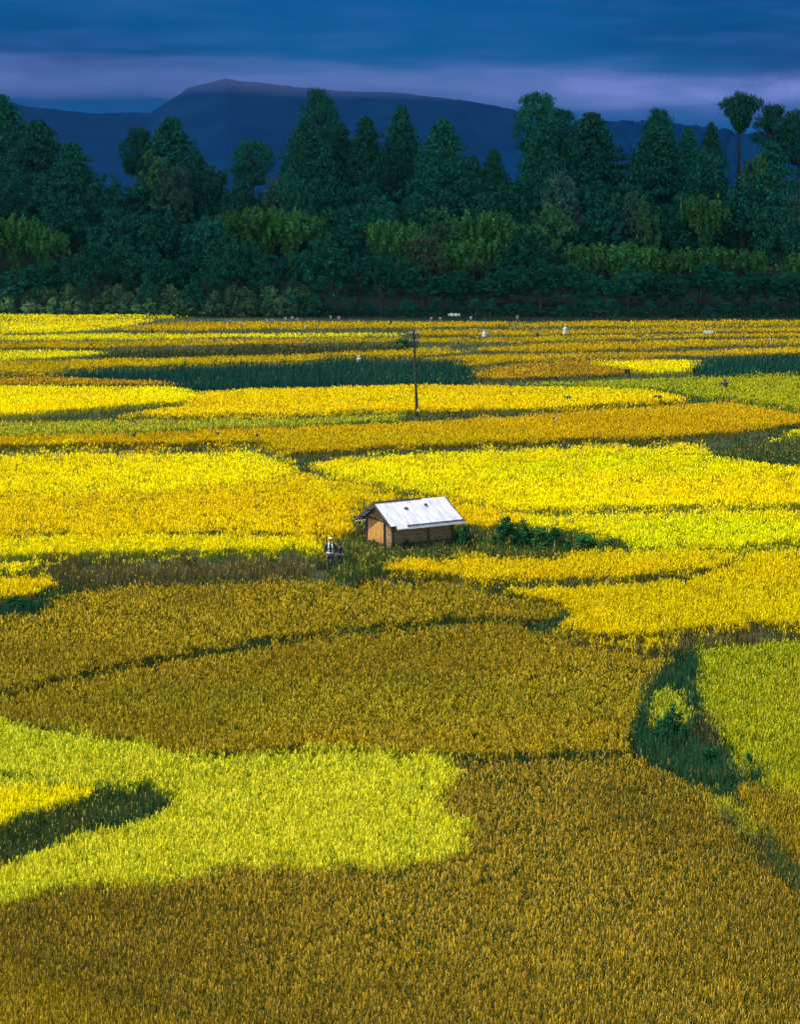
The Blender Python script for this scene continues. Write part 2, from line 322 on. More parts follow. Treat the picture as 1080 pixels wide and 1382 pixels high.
def plants(x, y, z, h, style, pxm):
    """tufts of rice or grass at points; pxm = metres per photo pixel there (distance based thickness)"""
    l1, l2, h1, h2, share = STY[style]; n = len(x)
    big = fbm(x/9., y/9., 31, 3); mid = fbm(x/2.3, y/2.3, 35, 2); small = vnoise(x/.7, y/.7, 44)
    rice = style not in ('weed', 'dweed', 'bweed', 'mixw', 'straw', 'olive')
    fa = np.clip((y-60)/120, 0, 1)                       # far plants are even in height at the size they show
    hh = h*(.94+(.05*small+rng.uniform(-.05, .05, n))*(1-.85*fa)) if rice else h*(.7+.5*small+rng.uniform(-.2, .25, n))
    P = np.stack([x, y, z], 1); parts = []
    nl, nh = (3 if style[:5] == 'brown' else 2, 7) if rice else (6, 2)
    gm = np.clip((fbm(x/17.+7, y/11., 91, 3)-.5)*5, 0, 1)        # greener, less ripe drifts
    wind = .9+1.4*(vnoise(x/6., y/6., 77)-.5)
    dep = np.minimum(y*y/(F*16)*.7, 1.5)*fa                # depth that one pixel row covers far away
    def spread(m, k, base):
        s = pxm[k]*(base+5*fa[k]); return np.stack([rng.normal(0, 1, m)*s, rng.normal(0, 1, m)*np.maximum(pxm[k]*base, dep[k]), np.zeros(m)], 1)
    al = np.ones(n, bool); rough = 1.0 if style in ('brown', 'brown2', 'umber') else .6
    for k in range(nl):                                  # stalks and basal leaves
        r = rng.random(n); t = np.clip(.1+.6*r+.6*(big-.5)+.35*(small-.5), 0, 1)
        c = lerp(l1, l2, t)*rng.uniform(.65, 1.3, n)[:, None]
        Pk = P+spread(n, al, 2.0)
        az = np.where(rng.random(n) < .4, wind+rng.normal(0, .5, n), rng.uniform(0, 6.28, n))
        parts.append(strips(Pk, hh*rng.uniform(.7, .93 if rice else 1.3, n), az, hh*rng.uniform(.05, .26, n), np.maximum(.005, pxm*.42)*rng.uniform(.6, 1.3, n), c))
    for k in range(2 if rice else 0):                    # ripening flag leaves in the top of the crop
        fl = lerp(l2, h2, np.clip(.25+.45*rng.random(n)+.3*fa-(.4 if rough == 1 else 0), 0, 1))*rng.uniform(.8, 1.15, n)[:, None]
        az = rng.uniform(0, 6.28, n)
        parts.append(strips(P+spread(n, al, 2.6), hh*rng.uniform(.9, 1.05, n), az, np.minimum(hh*rng.uniform(.05, .25, n), pxm*4.5), np.maximum(.006, pxm*.42)*rng.uniform(.7, 1.3, n), fl, t0=.82-.14*float(fa.mean())))
    for k in range(nh):
        keep = rng.random(n) < np.clip(share*(1.05+.25*fa)+(small-.5)*.12+(big-.5)*.35+(mid-.5)*.2, .02, 1); m = int(keep.sum())
        if not m: continue
        r = rng.random(m); t = np.clip(r+1.5*(big[keep]-.5)+.6*(mid[keep]-.5), 0, 1)
        c = lerp(h1, h2, t)*rng.uniform(1-.5*rough*(1-.5*float(fa.mean())), 1+.2*rough, m)[:, None]
        Pk = P[keep]+spread(m, keep, 2.8)
        az = np.where(rng.random(m) < .35, wind[keep]+rng.normal(0, .6, m), rng.uniform(0, 6.28, m))
        c[:, 0] *= 1-(.16 if style in ('yellow', 'lemon', 'ygreen') else .12)*gm[keep]
        parts.append(strips(Pk, hh[keep]*rng.uniform(.9, 1.07, m), az, np.minimum(hh[keep]*rng.uniform(.06, .24, m), pxm[keep]*(4.6-1.8*fa[keep])), np.maximum(.006, pxm[keep]*(.42-.07*fa[keep]))*rng.uniform(.7, 1.3, m), np.minimum(c, 1), droop=rng.uniform(.3, 1.2, m), t0=.86-.12*float(fa.mean())))
    return merge(parts)
STEP = 6.3   # photo px^2 per tuft
for i, f in enumerate(FIELDS):
    zc = f['z']+f['h']; p = f['pts']
    x0, x1 = max(p[:, 0].min()-20, -400), min(p[:, 0].max()+20, 1480); y0, y1 = p[:, 1].min()-15, min(p[:, 1].max()+15, 1640)
    n = int((x1-x0)*(y1-y0)/STEP*(1.0 if p[:, 1].mean() > 620 else 1.9)); f['n'] = n
    X = rng.uniform(x0, x1, n); Y = rng.uniform(y0, y1, n)
    k = ((X > -15) & (X < 1095) & (Y < 1405)) | (rng.random(n) < .38)
    X, Y = X[k], Y[k]; n = len(X); x, y = ground(X, Y, zc)
    s = f['soft']*np.clip((Y-400)/350, .12, 1.2)
    jx, jy = ground(X+rng.normal(0, 1, n)*s*.6+(vnoise(X/22., Y/14., 61)-.5)*s*1.5, Y+rng.normal(0, 1, n)*s*.28+(vnoise(X/22., Y/14., 62)-.5)*s*.9, zc)
    k = owner(jx, jy) == i
    k &= ~((abs(x+3.2) < 1.15) & (y > 88.7) & (y < 90.3))
    x, y = x[k], y[k]
    pxm = y/F; z = zground(x, y)
    V, Qs, c = plants(x, y, z, f['h'], f['style'], pxm)
    o = link(f['name'], np_mesh(f['name'], V, Qs, c), M_RICE if f['name'] == 'rice_field' else M_WEED)
    tag(o, f['label'], {'rice_field': 'rice field', 'reed': 'reeds', 'wild_grass': 'grass'}[f['name']], kind='stuff')
# grass of the banks and paths between the fields
n = int(1600*1200/STEP*1.0); X = rng.uniform(-380, 1460, n); Y = rng.uniform(424, 1600, n)
zz = np.interp(Y, [430, 450, 480, 520, 580, 650, 760, 900], [4.7, 4.3, 3.6, 3, 2.4, 1.8, 1.2, .3])
x, y = ground(X, Y, zz); k = (y < 264) & (owner(x, y) < 0) & ~((abs(x+3.1) < .75) & (y > 88.9) & (y < 90.2) & (rng.random(n) < .6)); x, y = x[k], y[k]
hb = np.where(y > 200, .35, np.where(y > 97, .5, .42))+.25*vnoise(x/2., y/2., 15)
k = y < 84; parts = [plants(x[k], y[k], zground(x[k], y[k]), hb[k], 'weed', y[k]/F), plants(x[~k], y[~k], zground(x[~k], y[~k]), hb[~k]*np.where(y[~k] > 110, .55, .85), 'olive', y[~k]/F)]
V, Qs, c = merge(parts)
o = link('bank_grass', np_mesh('bank_grass', V, Qs, c), M_WEED); tag(o, 'dark green grass on the narrow banks between the rice fields', 'grass', kind='stuff')

# ---------------------------------------------------------------- trees
def clumps(centres, radii, per, leaf, cols, flat=.5, seed=0, up=.4):
    """leaf-sized quads scattered through soft clumps"""
    r = np.random.default_rng(seed); n = len(centres)
    c = np.repeat(centres, per, 0); R = np.repeat(radii, per, 0); N = n*per
    d = r.normal(0, 1, (N, 3)); d /= np.linalg.norm(d, axis=1)[:, None]; rad = r.random(N)**.45
    P = c+d*rad[:, None]*R
    nrm = r.normal(0, 1, (N, 3)); nrm[:, 2] = np.abs(nrm[:, 2])+up; nrm += d*.6; nrm /= np.linalg.norm(nrm, axis=1)[:, None]
    a = np.cross(nrm, r.normal(0, 1, (N, 3))); a /= np.linalg.norm(a, axis=1)[:, None]; b = np.cross(nrm, a)
    s = leaf*r.uniform(.55, 1.3, N)
    a = a*s[:, None]; b = b*(s*r.uniform(.4, .8, N))[:, None]
    V = np.stack([P-a, P-b*.9, P+a, P+b*.9], 1).reshape(-1, 3)
    k = np.arange(N)*4; Qs = np.stack([k, k+1, k+2, k+3], 1)
    t = np.repeat(r.random(n), per)*.6+r.random(N)*.4
    colr = (cols[0][None]*(1-t[:, None])+cols[1][None]*t[:, None])*r.uniform(.62, 1.33, N)[:, None]
    return V, Qs, np.repeat(colr, 4, 0)
DK = np.array([.004, .120, .074]); MD = np.array([.016, .160, .064]); OL = np.array([.09, .19, .04]); YG = np.array([.12, .29, .035]); GY = np.array([.10, .15, .08]); BR = np.array([.13, .11, .04])
def crown_conifer(seed, base=.22, R=.5, top=.06, irr=.25, squeeze=1.0):
    r = np.random.default_rng(seed); cs = []; rs = []
    tiers = 26
    for i in range(tiers):
        t = base+(1-base)*(i+.5)/tiers; q = (t-base)/(1-base)
        env = R*(np.sin(np.pi*min(1, (1-q)*.62+.02))**.8)*(.72+.28*min(1, q*5))
        env = max(env, .03)
        nb = int(5+9*env/R)
        off = r.uniform(0, 6.28)
        for b in range(nb):
            a = off+6.283*b/nb+r.normal(0, .3); L = env*r.uniform(1-irr*1.6, 1+irr*.35)
            for s in (.35, .72, 1.0):
                rr = L*s; sz = (.035+.05*(1-q))*r.uniform(.7, 1.3)
                cs.append((rr*np.cos(a), rr*np.sin(a), t-.02*s+r.normal(0, .008))); rs.append((sz*1.9, sz*1.9, sz*.36))
    cs.append((0, 0, .985)); rs.append((.03, .03, .02))
    return clumps(np.array(cs), np.array(rs), 22, .017, (DK, MD), seed=seed)
def crown_emergent(seed, base=.60, inv=False):
    r = np.random.default_rng(seed); cs = []; rs = []
    for i in range(170):
        q = r.random(); t = base+(1-base)*q
        env = .5*(np.sin(np.pi*(.08+.86*q))**.6) if not inv else .5*(min(1, .1+1.25*q)**.9)*(1 if q < .82 else max(.25, (1-q)/.18)**.5)
        a = r.uniform(0, 6.28); rr = env*r.uniform(.35, 1.0)
        cs.append((rr*np.cos(a), rr*np.sin(a), t)); sz = r.uniform(.08, .14); rs.append((sz*1.1, sz*1.1, sz*.3))
    return clumps(np.array(cs), np.array(rs), 60, .016, (DK, MD), seed=seed)
def crown_broad(seed, base=.2, c1=DK, c2=MD, n=150, lobes=7, leaf=.020):
    r = np.random.default_rng(seed); cs = []; rs = []
    lc = [(r.uniform(-.24, .24), r.uniform(-.24, .24), r.uniform(base+.28, .80), r.uniform(.17, .27)) for _ in range(lobes)]+[(0, 0, .72, .27), (0, 0, .5, .36)]
    for i in range(n):
        x, y, z, R = lc[r.integers(len(lc))]
        d = r.normal(0, 1, 3); d[2] = d[2]*.9+.25; d /= np.linalg.norm(d)
        cs.append((x+d[0]*R, y+d[1]*R, min(.985, z+d[2]*R*.95))); s = r.uniform(.04, .085); rs.append((s, s, s*.7))
    return clumps(np.array(cs), np.array(rs), 52, leaf, (c1, c2), seed=seed)
def crown_bamboo(seed, c1=MD, c2=YG):
    r = np.random.default_rng(seed); cs = []; rs = []
    for i in range(46):
        a = r.uniform(0, 6.28); reach = r.uniform(.1, .5); top = r.uniform(.7, 1)
        for s in np.linspace(.35, 1, 7):
            rr = reach*s**1.8; z = top*np.sin(s*1.75)/np.sin(1.45)*.98
            cs.append((rr*np.cos(a), rr*np.sin(a), min(z, top)+r.uniform(-.03, .05))); q = r.uniform(.022, .04); rs.append((q, q, q*2.2))
    return clumps(np.array(cs), np.array(rs), 22, .024, (c1, c2), seed=seed, up=-.1)
def crown_shrub(seed, c1=MD, c2=YG):
    r = np.random.default_rng(seed); cs = []; rs = []
    for i in range(60):
        a = r.uniform(0, 6.28); e = r.uniform(.05, 1.5); R = r.uniform(.6, 1)
        cs.append((.42*R*np.cos(a)*np.cos(e), .42*R*np.sin(a)*np.cos(e), .08+.82*R*np.sin(e))); s = r.uniform(.06, .13); rs.append((s, s, s))
    return clumps(np.array(cs), np.array(rs), 34, .035, (c1, c2), seed=seed)
def trunk_mesh(seed, r0=.018, top=.9, limbs=6, lo=.35, asp=1.0):
    r = random.Random(seed); m = MB()
    bx, by = r.uniform(-.02, .02), r.uniform(-.02, .02)
    P = [(0, 0, -.03), (bx*.3, by*.3, top*.3), (bx, by, top*.65), (bx*.8, by*.8, top)]
    m.tube(P, [r0*1.25*asp, r0*asp, r0*.7*asp, r0*.2*asp], 7)
    for k in range(limbs):
        z = lo+(top-lo)*(k+.5)/limbs*.9; a = r.uniform(0, 6.28); L = r.uniform(.2, .36)*(1.2-z)
        m.tube([(bx*z, by*z, z), (L*.5*math.cos(a), L*.5*math.sin(a), z+.02), (L*math.cos(a)*1.3, L*math.sin(a)*1.3, z+.06)], [r0*.5*asp, r0*.35*asp, r0*.1*asp], 5)
    me = bpy.data.meshes.new('trunk'); m.bm.to_mesh(me); m.bm.free(); me.materials.append(M_BARK); return me
VAR = {}
def reg(kind, fn, seeds, tk, part2='crown', pm='trunk', **kw):
    VAR[kind] = []
    for s in seeds:
        V, Qs, c = fn(s, **kw); me = np_mesh(part2, V, Qs, c); me.materials.append(M_LEAF)
        VAR[kind].append((me, trunk_mesh(s, **tk), pm, part2))
reg('pine', crown_conifer, (1, 2, 3, 4, 5), dict(r0=.035, top=.96, limbs=14, lo=.2))
reg('emerg', crown_emergent, (11, 12, 13), dict(r0=.04, top=.93, limbs=9, lo=.55))
reg('lolli', crown_emergent, (14,), dict(r0=.05, top=.9, limbs=8, lo=.74), inv=True, base=.76)
reg('broad', crown_broad, (21, 22, 23, 24, 25), dict(r0=.03, top=.8, limbs=9, lo=.25))
reg('olive', crown_broad, (31, 32), dict(r0=.03, top=.8, limbs=9, lo=.25), c1=MD, c2=OL)
reg('grey', crown_broad, (41, 42), dict(r0=.03, top=.8, limbs=9, lo=.25), c1=DK*1.4, c2=GY*1.2, n=110)
reg('brown', crown_broad, (51,), dict(r0=.03, top=.8, limbs=9, lo=.25), c1=MD, c2=BR*1.1)
reg('bamboo', crown_bamboo, (61, 62, 63, 64), dict(r0=.012, top=.8, limbs=16, lo=.03), 'foliage', 'culm')
reg('shrub', crown_shrub, (71, 72, 73, 74), dict(r0=.03, top=.7, limbs=7, lo=.1), 'foliage', 'stem', c1=DK, c2=np.array([.20, .34, .10]))
reg('dshrub', crown_shrub, (75, 76), dict(r0=.03, top=.7, limbs=7, lo=.1), 'foliage', 'stem', c1=DK, c2=MD)
KN = {'pine': ('pine_tree', 'pine tree'), 'emerg': ('pine_tree', 'pine tree'), 'lolli': ('pine_tree', 'pine tree'), 'broad': ('broadleaf_tree', 'tree'), 'olive': ('broadleaf_tree', 'tree'),
      'grey': ('broadleaf_tree', 'tree'), 'brown': ('broadleaf_tree', 'tree'), 'bamboo': ('bamboo_clump', 'bamboo'), 'shrub': ('shrub', 'shrub'), 'dshrub': ('shrub', 'shrub')}
cnt = {}
def plant(kind, X, Ytop, wpx, d, label, group, fat=1.0, sink=.0):
    x = xat(X, 400, d); zb = zg(x, d)-sink; zt = zat(Ytop, d); H = max(zt-zb, .8); W = wpx*d/F
    k = cnt.get(kind, 0); cnt[kind] = k+1
    cm, tm, pn, cn = VAR[kind][k % len(VAR[kind])]
    root = empty(KN[kind][0], (x, d, zb), (k*2.399) % 6.28); root.scale = (W, W*fat, H)
    t = bpy.data.objects.new(pn, tm); C.objects.link(t); t.parent = root
    c = bpy.data.objects.new(cn, cm); C.objects.link(c); c.parent = root
    tag(root, label, KN[kind][1], group)
    return root
GT = 'tall pines along the skyline'
TALL = [
 ('pine', 8, 128, 112, 338, 'tallest pine at the left edge of the forest skyline'),
 ('pine', 58, 163, 100, 328, 'broad pine with a rounded top beside the left edge pine'),
 ('pine', 102, 192, 84, 322, 'lower bushy pine at the right end of the left skyline group'),
 ('emerg', 190, 176, 44, 345, 'narrow round headed pine left of the peak at the left gap'),
 ('pine', 235, 158, 88, 342, 'pointed pine standing between the two blue sky gaps at left'),
 ('pine', 268, 205, 60, 332, 'short pine on the right shoulder of the left middle pine'),
 ('emerg', 343, 192, 54, 340, 'lone round topped pine in the blue gap left of centre'),
 ('emerg', 432, 123, 46, 352, 'round headed pine rising highest in the central group'),
 ('pine', 416, 160, 84, 336, 'wide pine at the left flank of the central group'),
 ('pine', 460, 164, 56, 345, 'narrow pine in the dip of the central group'),
 ('pine', 495, 157, 66, 338, 'dense pine right of the dip in the central group'),
 ('pine', 542, 142, 58, 346, 'slim tall pine at the middle of the photo'),
 ('pine', 597, 162, 84, 336, 'broad cone shaped pine at the right flank of the central group'),
 ('pine', 638, 210, 44, 345, 'small pine between the central group and the sky gap'),
 ('pine', 665, 201, 50, 336, 'low pointed pine at the left side of the right sky gap'),
 ('emerg', 722, 129, 58, 346, 'ragged pine with a branch jutting left over the sky gap'),
 ('pine', 728, 165, 70, 334, 'wide dark pine under the ragged pine right of centre'),
 ('emerg', 752, 150, 50, 350, 'flat topped pine just right of the ragged pine'),
 ('pine', 795, 151, 92, 338, 'massive flat headed pine left of the bright mist'),
 ('emerg', 884, 150, 42, 350, 'small crowned pine top in front of the bright mist'),
 ('pine', 884, 172, 104, 336, 'broad sloping pine below the bright mist'),
 ('pine', 925, 172, 56, 342, 'medium pine right of the broad sloping pine'),
 ('pine', 955, 165, 44, 350, 'thin pointed pine in front of the small blue ridge'),
 ('lolli', 993, 129, 48, 352, 'lone pine with a top heavy crown on a bare thin trunk'),
 ('emerg', 1037, 145, 50, 348, 'round pine beside the top heavy lone pine'),
 ('emerg', 1072, 150, 48, 346, 'round pine cut by the right edge of the photo'),
 ('pine', 1035, 190, 70, 338, 'dense pine below the round pines at the right edge'),
]
for k, X, Y, w, d, lab in TALL: plant(k, X, Y, w*1.12, d, lab, GT)
OUTL = 'tall dark pine standing beyond the side edges of the photo'
for X, Y, w, d in [(-60, 150, 100, 335), (-130, 140, 110, 340), (-210, 170, 110, 330), (-290, 160, 120, 345), (1130, 160, 90, 340), (1200, 140, 110, 345), (1290, 170, 120, 335)]:
    plant('pine', X, Y, w, d, OUTL, 'pines beyond the photo edges')
GM = 'rounded trees in the middle of the forest'
MID = [
 ('broad', 25, 235, 80, 312, 'dark rounded tree low at the left edge of the forest'), ('broad', 88, 262, 80, 305, 'dark domed tree under the left skyline pines'),
 ('broad', 150, 232, 52, 320, 'small round tree in the first gap from the left'), ('olive', 208, 204, 60, 325, 'olive tinged tree below the narrow round headed pine'),
 ('grey', 232, 215, 60, 318, 'greyish tree in front of the pointed pine at left'), ('broad', 290, 222, 60, 322, 'rounded tree under the left blue gap'),
 ('broad', 322, 245, 60, 315, 'low rounded tree left of the lone round topped pine'), ('grey', 376, 240, 54, 318, 'pale crowned tree at the foot of the central pines'),
 ('broad', 400, 236, 50, 312, 'dark tree beside the pale slender trunk at centre left'), ('broad', 466, 280, 84, 292, 'big dark domed tree below the central pines'),
 ('broad', 515, 262, 66, 305, 'dark round tree beneath the slim tall pine'), ('broad', 562, 258, 46, 306, 'small domed tree under the broad cone shaped pine'),
 ('olive', 605, 281, 74, 296, 'flat topped olive tree in the middle of the forest'), ('broad', 650, 262, 56, 306, 'dark dome behind the flat topped olive tree'),
 ('broad', 690, 250, 60, 310, 'dark round tree at the foot of the right sky gap'), ('grey', 755, 230, 62, 312, 'pale domed tree standing out below the flat topped pines'),
 ('olive', 738, 275, 76, 294, 'olive crowned dome in front of the pale domed tree'), ('broad', 812, 256, 80, 300, 'large dark tree beneath the massive flat headed pine'),
 ('grey', 850, 258, 48, 298, 'grey green tree with a pale top right of centre'), ('olive', 872, 270, 44, 296, 'small olive tree beside the grey green pale topped tree'),
 ('broad', 912, 262, 60, 300, 'dark dome below the broad sloping pine'), ('broad', 950, 200, 60, 322, 'rounded tree below the thin pointed pine'),
 ('olive', 1018, 208, 50, 322, 'olive tree by the bare trunk of the top heavy pine'), ('broad', 1000, 237, 92, 300, 'large dark pointed dome near the right edge'),
 ('grey', 1075, 256, 44, 298, 'pale topped tree at the right edge of the forest'), ('broad', 1050, 280, 80, 292, 'dark tree under the pale topped tree at the right edge'),
 ('brown', 574, 318, 60, 274, 'brownish dry looking tree at the forest foot near centre'),
 ('broad', 160, 282, 86, 290, 'deep green dome right of the left bamboo'), ('broad', 225, 275, 96, 287, 'widest dark dome in the left half of the forest'),
 ('broad', 285, 292, 70, 284, 'dark dome touching the left end of the bright bamboo'), ('broad', 700, 318, 90, 280, 'dark dome standing before the right bamboo'),
]
for k, X, Y, w, d, lab in MID: plant(k, X, Y, w*1.15, d, lab, GM)
GB = 'bamboo clumps in the forest'
BAM = [('bamboo', -15, 300, 70, 283), ('bamboo', 22, 296, 62, 283), ('bamboo', 62, 306, 60, 282), ('bamboo', 325, 290, 60, 291), ('bamboo', 358, 284, 62, 292), ('bamboo', 392, 287, 60, 292), ('bamboo', 430, 292, 44, 293),
 ('bamboo', 512, 300, 52, 290), ('bamboo', 545, 304, 50, 288), ('bamboo', 640, 290, 60, 292), ('bamboo', 676, 288, 44, 292), ('bamboo', 622, 328, 60, 281), ('bamboo', 660, 326, 52, 281),
 ('bamboo', 795, 332, 60, 279), ('bamboo', 832, 330, 62, 279), ('bamboo', 870, 336, 60, 278), ('bamboo', 906, 340, 60, 277), ('bamboo', 943, 338, 60, 277), ('bamboo', 980, 336, 62, 278), ('bamboo', 1010, 340, 48, 278), ('bamboo', 1080, 345, 50, 276), ('bamboo', 950, 268, 56, 296)]
BL = ['bamboo clump cut by the left edge of the forest', 'feathery yellow green bamboo near the left edge', 'bamboo clump at the right end of the left thicket', 'first bamboo of the bright thicket left of centre', 'brightest bamboo clump left of centre', 'bamboo under the wide central pine', 'small bamboo at the right end of the bright left thicket',
 'bamboo clump right of the big dark domed tree', 'bamboo clump left of the flat topped olive tree', 'bamboo clump right of the flat topped olive tree', 'small bamboo left of the olive crowned dome', 'low arching bamboo right of the brownish dry tree', 'second low bamboo right of the brownish dry tree',
 'first bamboo at the left end of the long right thicket', 'second bamboo from the left in the long right thicket', 'third bamboo from the left in the long right thicket', 'fourth bamboo from the left in the long right thicket', 'fifth bamboo from the left in the long right thicket', 'sixth bamboo from the left in the long right thicket', 'last bamboo at the right end of the long thicket', 'bamboo clump at the right edge of the forest', 'bamboo clump high up left of the large pointed dome']
for (k, X, Y, w, d), lab in zip(BAM, BL): plant(k, X, Y, w*1.3, d, lab, GB)
# dark infill that closes the shaded foot of the forest
rr = random.Random(5)
for i in range(34):
    X = -60+i*36+rr.uniform(-8, 8)
    if any(abs(X-b[1]) < 30 and b[4] < 285 for b in BAM): Y = rr.uniform(352, 372)
    else: Y = rr.uniform(325, 350)
    plant('broad', X, Y, rr.uniform(62, 84), rr.uniform(269, 274), 'low dark tree in the shaded foot of the forest behind the paddies', 'low dark trees at the forest foot', sink=.3)
for i in range(20):
    X = -60+i*62+rr.uniform(-15, 15)
    plant('broad', X, rr.uniform(275, 305), rr.uniform(70, 100), rr.uniform(302, 312), 'dark tree buried among others half way up the forest', 'dark trees filling the forest')
for i in range(20):
    X = -60+i*62+rr.uniform(-15, 15)
    plant('broad', X, rr.uniform(235, 262), rr.uniform(70, 100), rr.uniform(318, 326), 'dark tree just under the skyline pines', 'dark trees below the skyline')
# shrubs along the forest foot
GS = 'shrubs at the foot of the forest'
plant('dshrub', 198, 371, 34, 266, 'dark upright shrub at left above the field edge', GS); plant('dshrub', 262, 369, 40, 266, 'taller dark round shrub right of its twin at left', GS)
SL = 'leafy green shrub in the belt between paddies and trees at left'
for i in range(30):
    X = -80+i*17+rr.uniform(-5, 5); plant('shrub', X, rr.uniform(379, 400), rr.uniform(30, 46), rr.uniform(266.5, 268), SL, 'shrub belt at left')
for i in range(26):
    X = -80+i*19+rr.uniform(-5, 5); plant('shrub', X, rr.uniform(400, 411), rr.uniform(24, 36), rr.uniform(264.3, 265.5), SL, 'shrub belt at left')
for i in range(34):
    X = 400+i*24+rr.uniform(-6, 6); plant('dshrub', X, rr.uniform(400, 414) if X > 440 else 396, rr.uniform(26, 44), rr.uniform(265, 267), 'low dark shrub in the shadow of the trees at the paddies edge', 'dark shrubs below the trees')
# shrubs in and around the fields
GH = 'bushes beside the hut'
def bush(kind, X, Yb, wpx, hpx, label, group=None, name_d=None):
    z = np.interp(Yb, [430, 450, 480, 520, 580, 650, 760, 900, 1100], [4.7, 4.3, 3.6, 3, 2.4, 1.8, 1.2, .2, 0]); x, y = ground(X, Yb, z); x = float(x); y = float(y); z = zg(x, y)
    k = cnt.get(kind, 0); cnt[kind] = k+1; cm, tm, pn, cn = VARB[kind][k % len(VARB[kind])]
    s = y/F; root = empty('shrub', (x, y, z-.03), k*1.7); root.scale = (wpx*s, wpx*s, hpx*s)
    for nme, me in ((pn, tm), (cn, cm)):
        o = bpy.data.objects.new(nme, me); C.objects.link(o); o.parent = root
    tag(root, label, 'shrub', group); return root
VARB = {}
for kind, c1, c2, seeds in (('dark', np.array([.006, .055, .026]), np.array([.022, .105, .030]), (81, 82, 83)), ('mid', MD*.8, YG*.5, (84, 85))):
    VARB[kind] = []
    for s in seeds:
        V, Qs, c = crown_shrub(s, c1, c2); me = np_mesh('foliage', V, Qs, c); me.materials.append(M_SHRUB); VARB[kind].append((me, trunk_mesh(s, r0=.02, top=.7, limbs=7, lo=.1), 'stem', 'foliage'))
for kind, X, Yb, w, h, lab in [
  ('dark', 628, 743, 28, 48, 'dark bush touching the right eave corner of the hut'), ('dark', 683, 744, 50, 60, 'tall dark bush first in the row right of the hut'),
  ('dark', 708, 746, 48, 58, 'dark leafy bush second in the row right of the hut'), ('mid', 727, 748, 48, 48, 'lighter green bush in the row right of the hut'),
  ('dark', 748, 747, 46, 48, 'dark low bush toward the right end of the row'), ('dark', 767, 753, 22, 34, 'small dark upright bush at the right end of the row'),
  ('mid', 790, 738, 54, 26, 'flat green bush in the tail of the row right of the hut'), ('mid', 828, 734, 40, 16, 'last low bush trailing right from the row by the hut'),
  ('dark', 504, 741, 20, 24, 'dark bush against the gable wall of the hut'), ('dark', 549, 745, 20, 26, 'dark bush against the long front wall of the hut'),
  ('mid', 470, 758, 26, 22, 'light green bush between the person and the hut'), ('dark', 650, 742, 30, 26, 'green bush between the hut corner and the tall dark bush')]:
    bush(kind, X, Yb, w, h, lab, GH)
for kind, X, Yb, w, h, lab in [
  ('dark', 903, 1012, 66, 84, 'round very dark bush in the reedy ditch at right'), ('dark', 958, 1052, 54, 66, 'second dark bush at the lower end of the reedy ditch'), ('dark', 1010, 1056, 34, 44, 'small dark bush at the corner of the green field at right'),
  ('dark', 932, 905, 18, 22, 'small bush at the upper tip of the reedy ditch')]:
    bush(kind, X, Yb, w, h, lab, 'bushes in the ditch')
for kind, X, Yb, w, h, lab in [
  ('dark', 25, 468, 24, 8, 'tiny shrub at the left edge of the far paddies'), ('dark', 125, 469, 28, 9, 'tiny dark shrub in the far paddies at left'), ('dark', 358, 469, 32, 10, 'dark shrub left of the pole in the far paddies'),
  ('mid', 766, 546, 26, 16, 'yellow green shrub in the gold field right of the pole'), ('dark', 888, 545, 36, 16, 'grey brown shrub in the gold field at right'), ('dark', 267, 534, 20, 12, 'dark shrub at the tip of the yellow field at left'),
  ('dark', 955, 457, 26, 8, 'small dark shrub in the far right paddies'), ('dark', 158, 585, 14, 8, 'small dark tuft of shrub on the bank at left'), ('mid', 545, 466, 60, 14, 'green shrub behind the head of the utility pole'),
  ('mid', 5, 640, 16, 10, 'small green shrub at the left edge by the yellow field'), ('dark', 388, 622, 22, 10, 'dark shrub at the notch between the two yellow fields'), ('dark', 530, 662, 28, 10, 'low shrub on the bank behind the hut roof'),
  ('dark', 466, 642, 26, 8, 'low shrub on the bank left behind the hut'), ('dark', 655, 690, 40, 12, 'low brown green shrub behind the right end of the hut'), ('dark', 722, 850, 26, 16, 'small dark shrub where three fields meet below the hut'),
  ('dark', 92, 790, 14, 24, 'dark upright weed shrub at the corner of the left bank'), ('dark', 60, 800, 40, 18, 'dark shrub on the left bank below the yellow field'), ('dark', 20, 822, 50, 22, 'dark shrub at the left edge below the golden patch'), ('dark', 950, 612, 12, 8, 'small tuft at the tip of the brown patch at right'), ('dark', 1070, 578, 30, 12, 'dark shrub at the right edge by the yellow field')]:
    bush(kind, X, Yb, w, h, lab, 'small shrubs scattered among the paddies')

# ---------------------------------------------------------------- mountains
def ridge(prof, d0, depth, seed, m, label, rough):
    px = np.array([p[0] for p in prof]); py = np.array([p[1] for p in prof])
    nx, ny = 700, 60; U = np.linspace(px[0], px[-1], nx); T = np.linspace(-1, 1, ny); V = []
    for j, t in enumerate(T):
        d = d0+t*depth
        x = (U-CX)*d/F; top = zat(np.interp(U, px, py), d0)
        s = 1-abs(t); base = 8
        n = fbm(x/(140*rough), np.full(nx, d/(140*rough)), seed, 5)-.5
        fine = fbm(x/(14.), np.full(nx, d/14.), seed+9, 3)-.5
        z = base+(top-base)*s**.85+n*40*rough*(1-s)*s*2+((vnoise(x/4.5, np.full(nx, d/4.5), seed+20)-.5)*3.5*s+fine*5*s)*(1 if rough < 1 else .25)
        V.append(np.stack([x, np.full(nx, d), z], 1))
    V = np.concatenate(V); idx = np.arange(nx*ny).reshape(ny, nx)
    Qs = np.stack([idx[:-1, :-1], idx[:-1, 1:], idx[1:, 1:], idx[1:, :-1]], -1).reshape(-1, 4)
    o = link('mountain', np_mesh('mountain', V, Qs, smooth=True), m); tag(o, label, kind='structure')
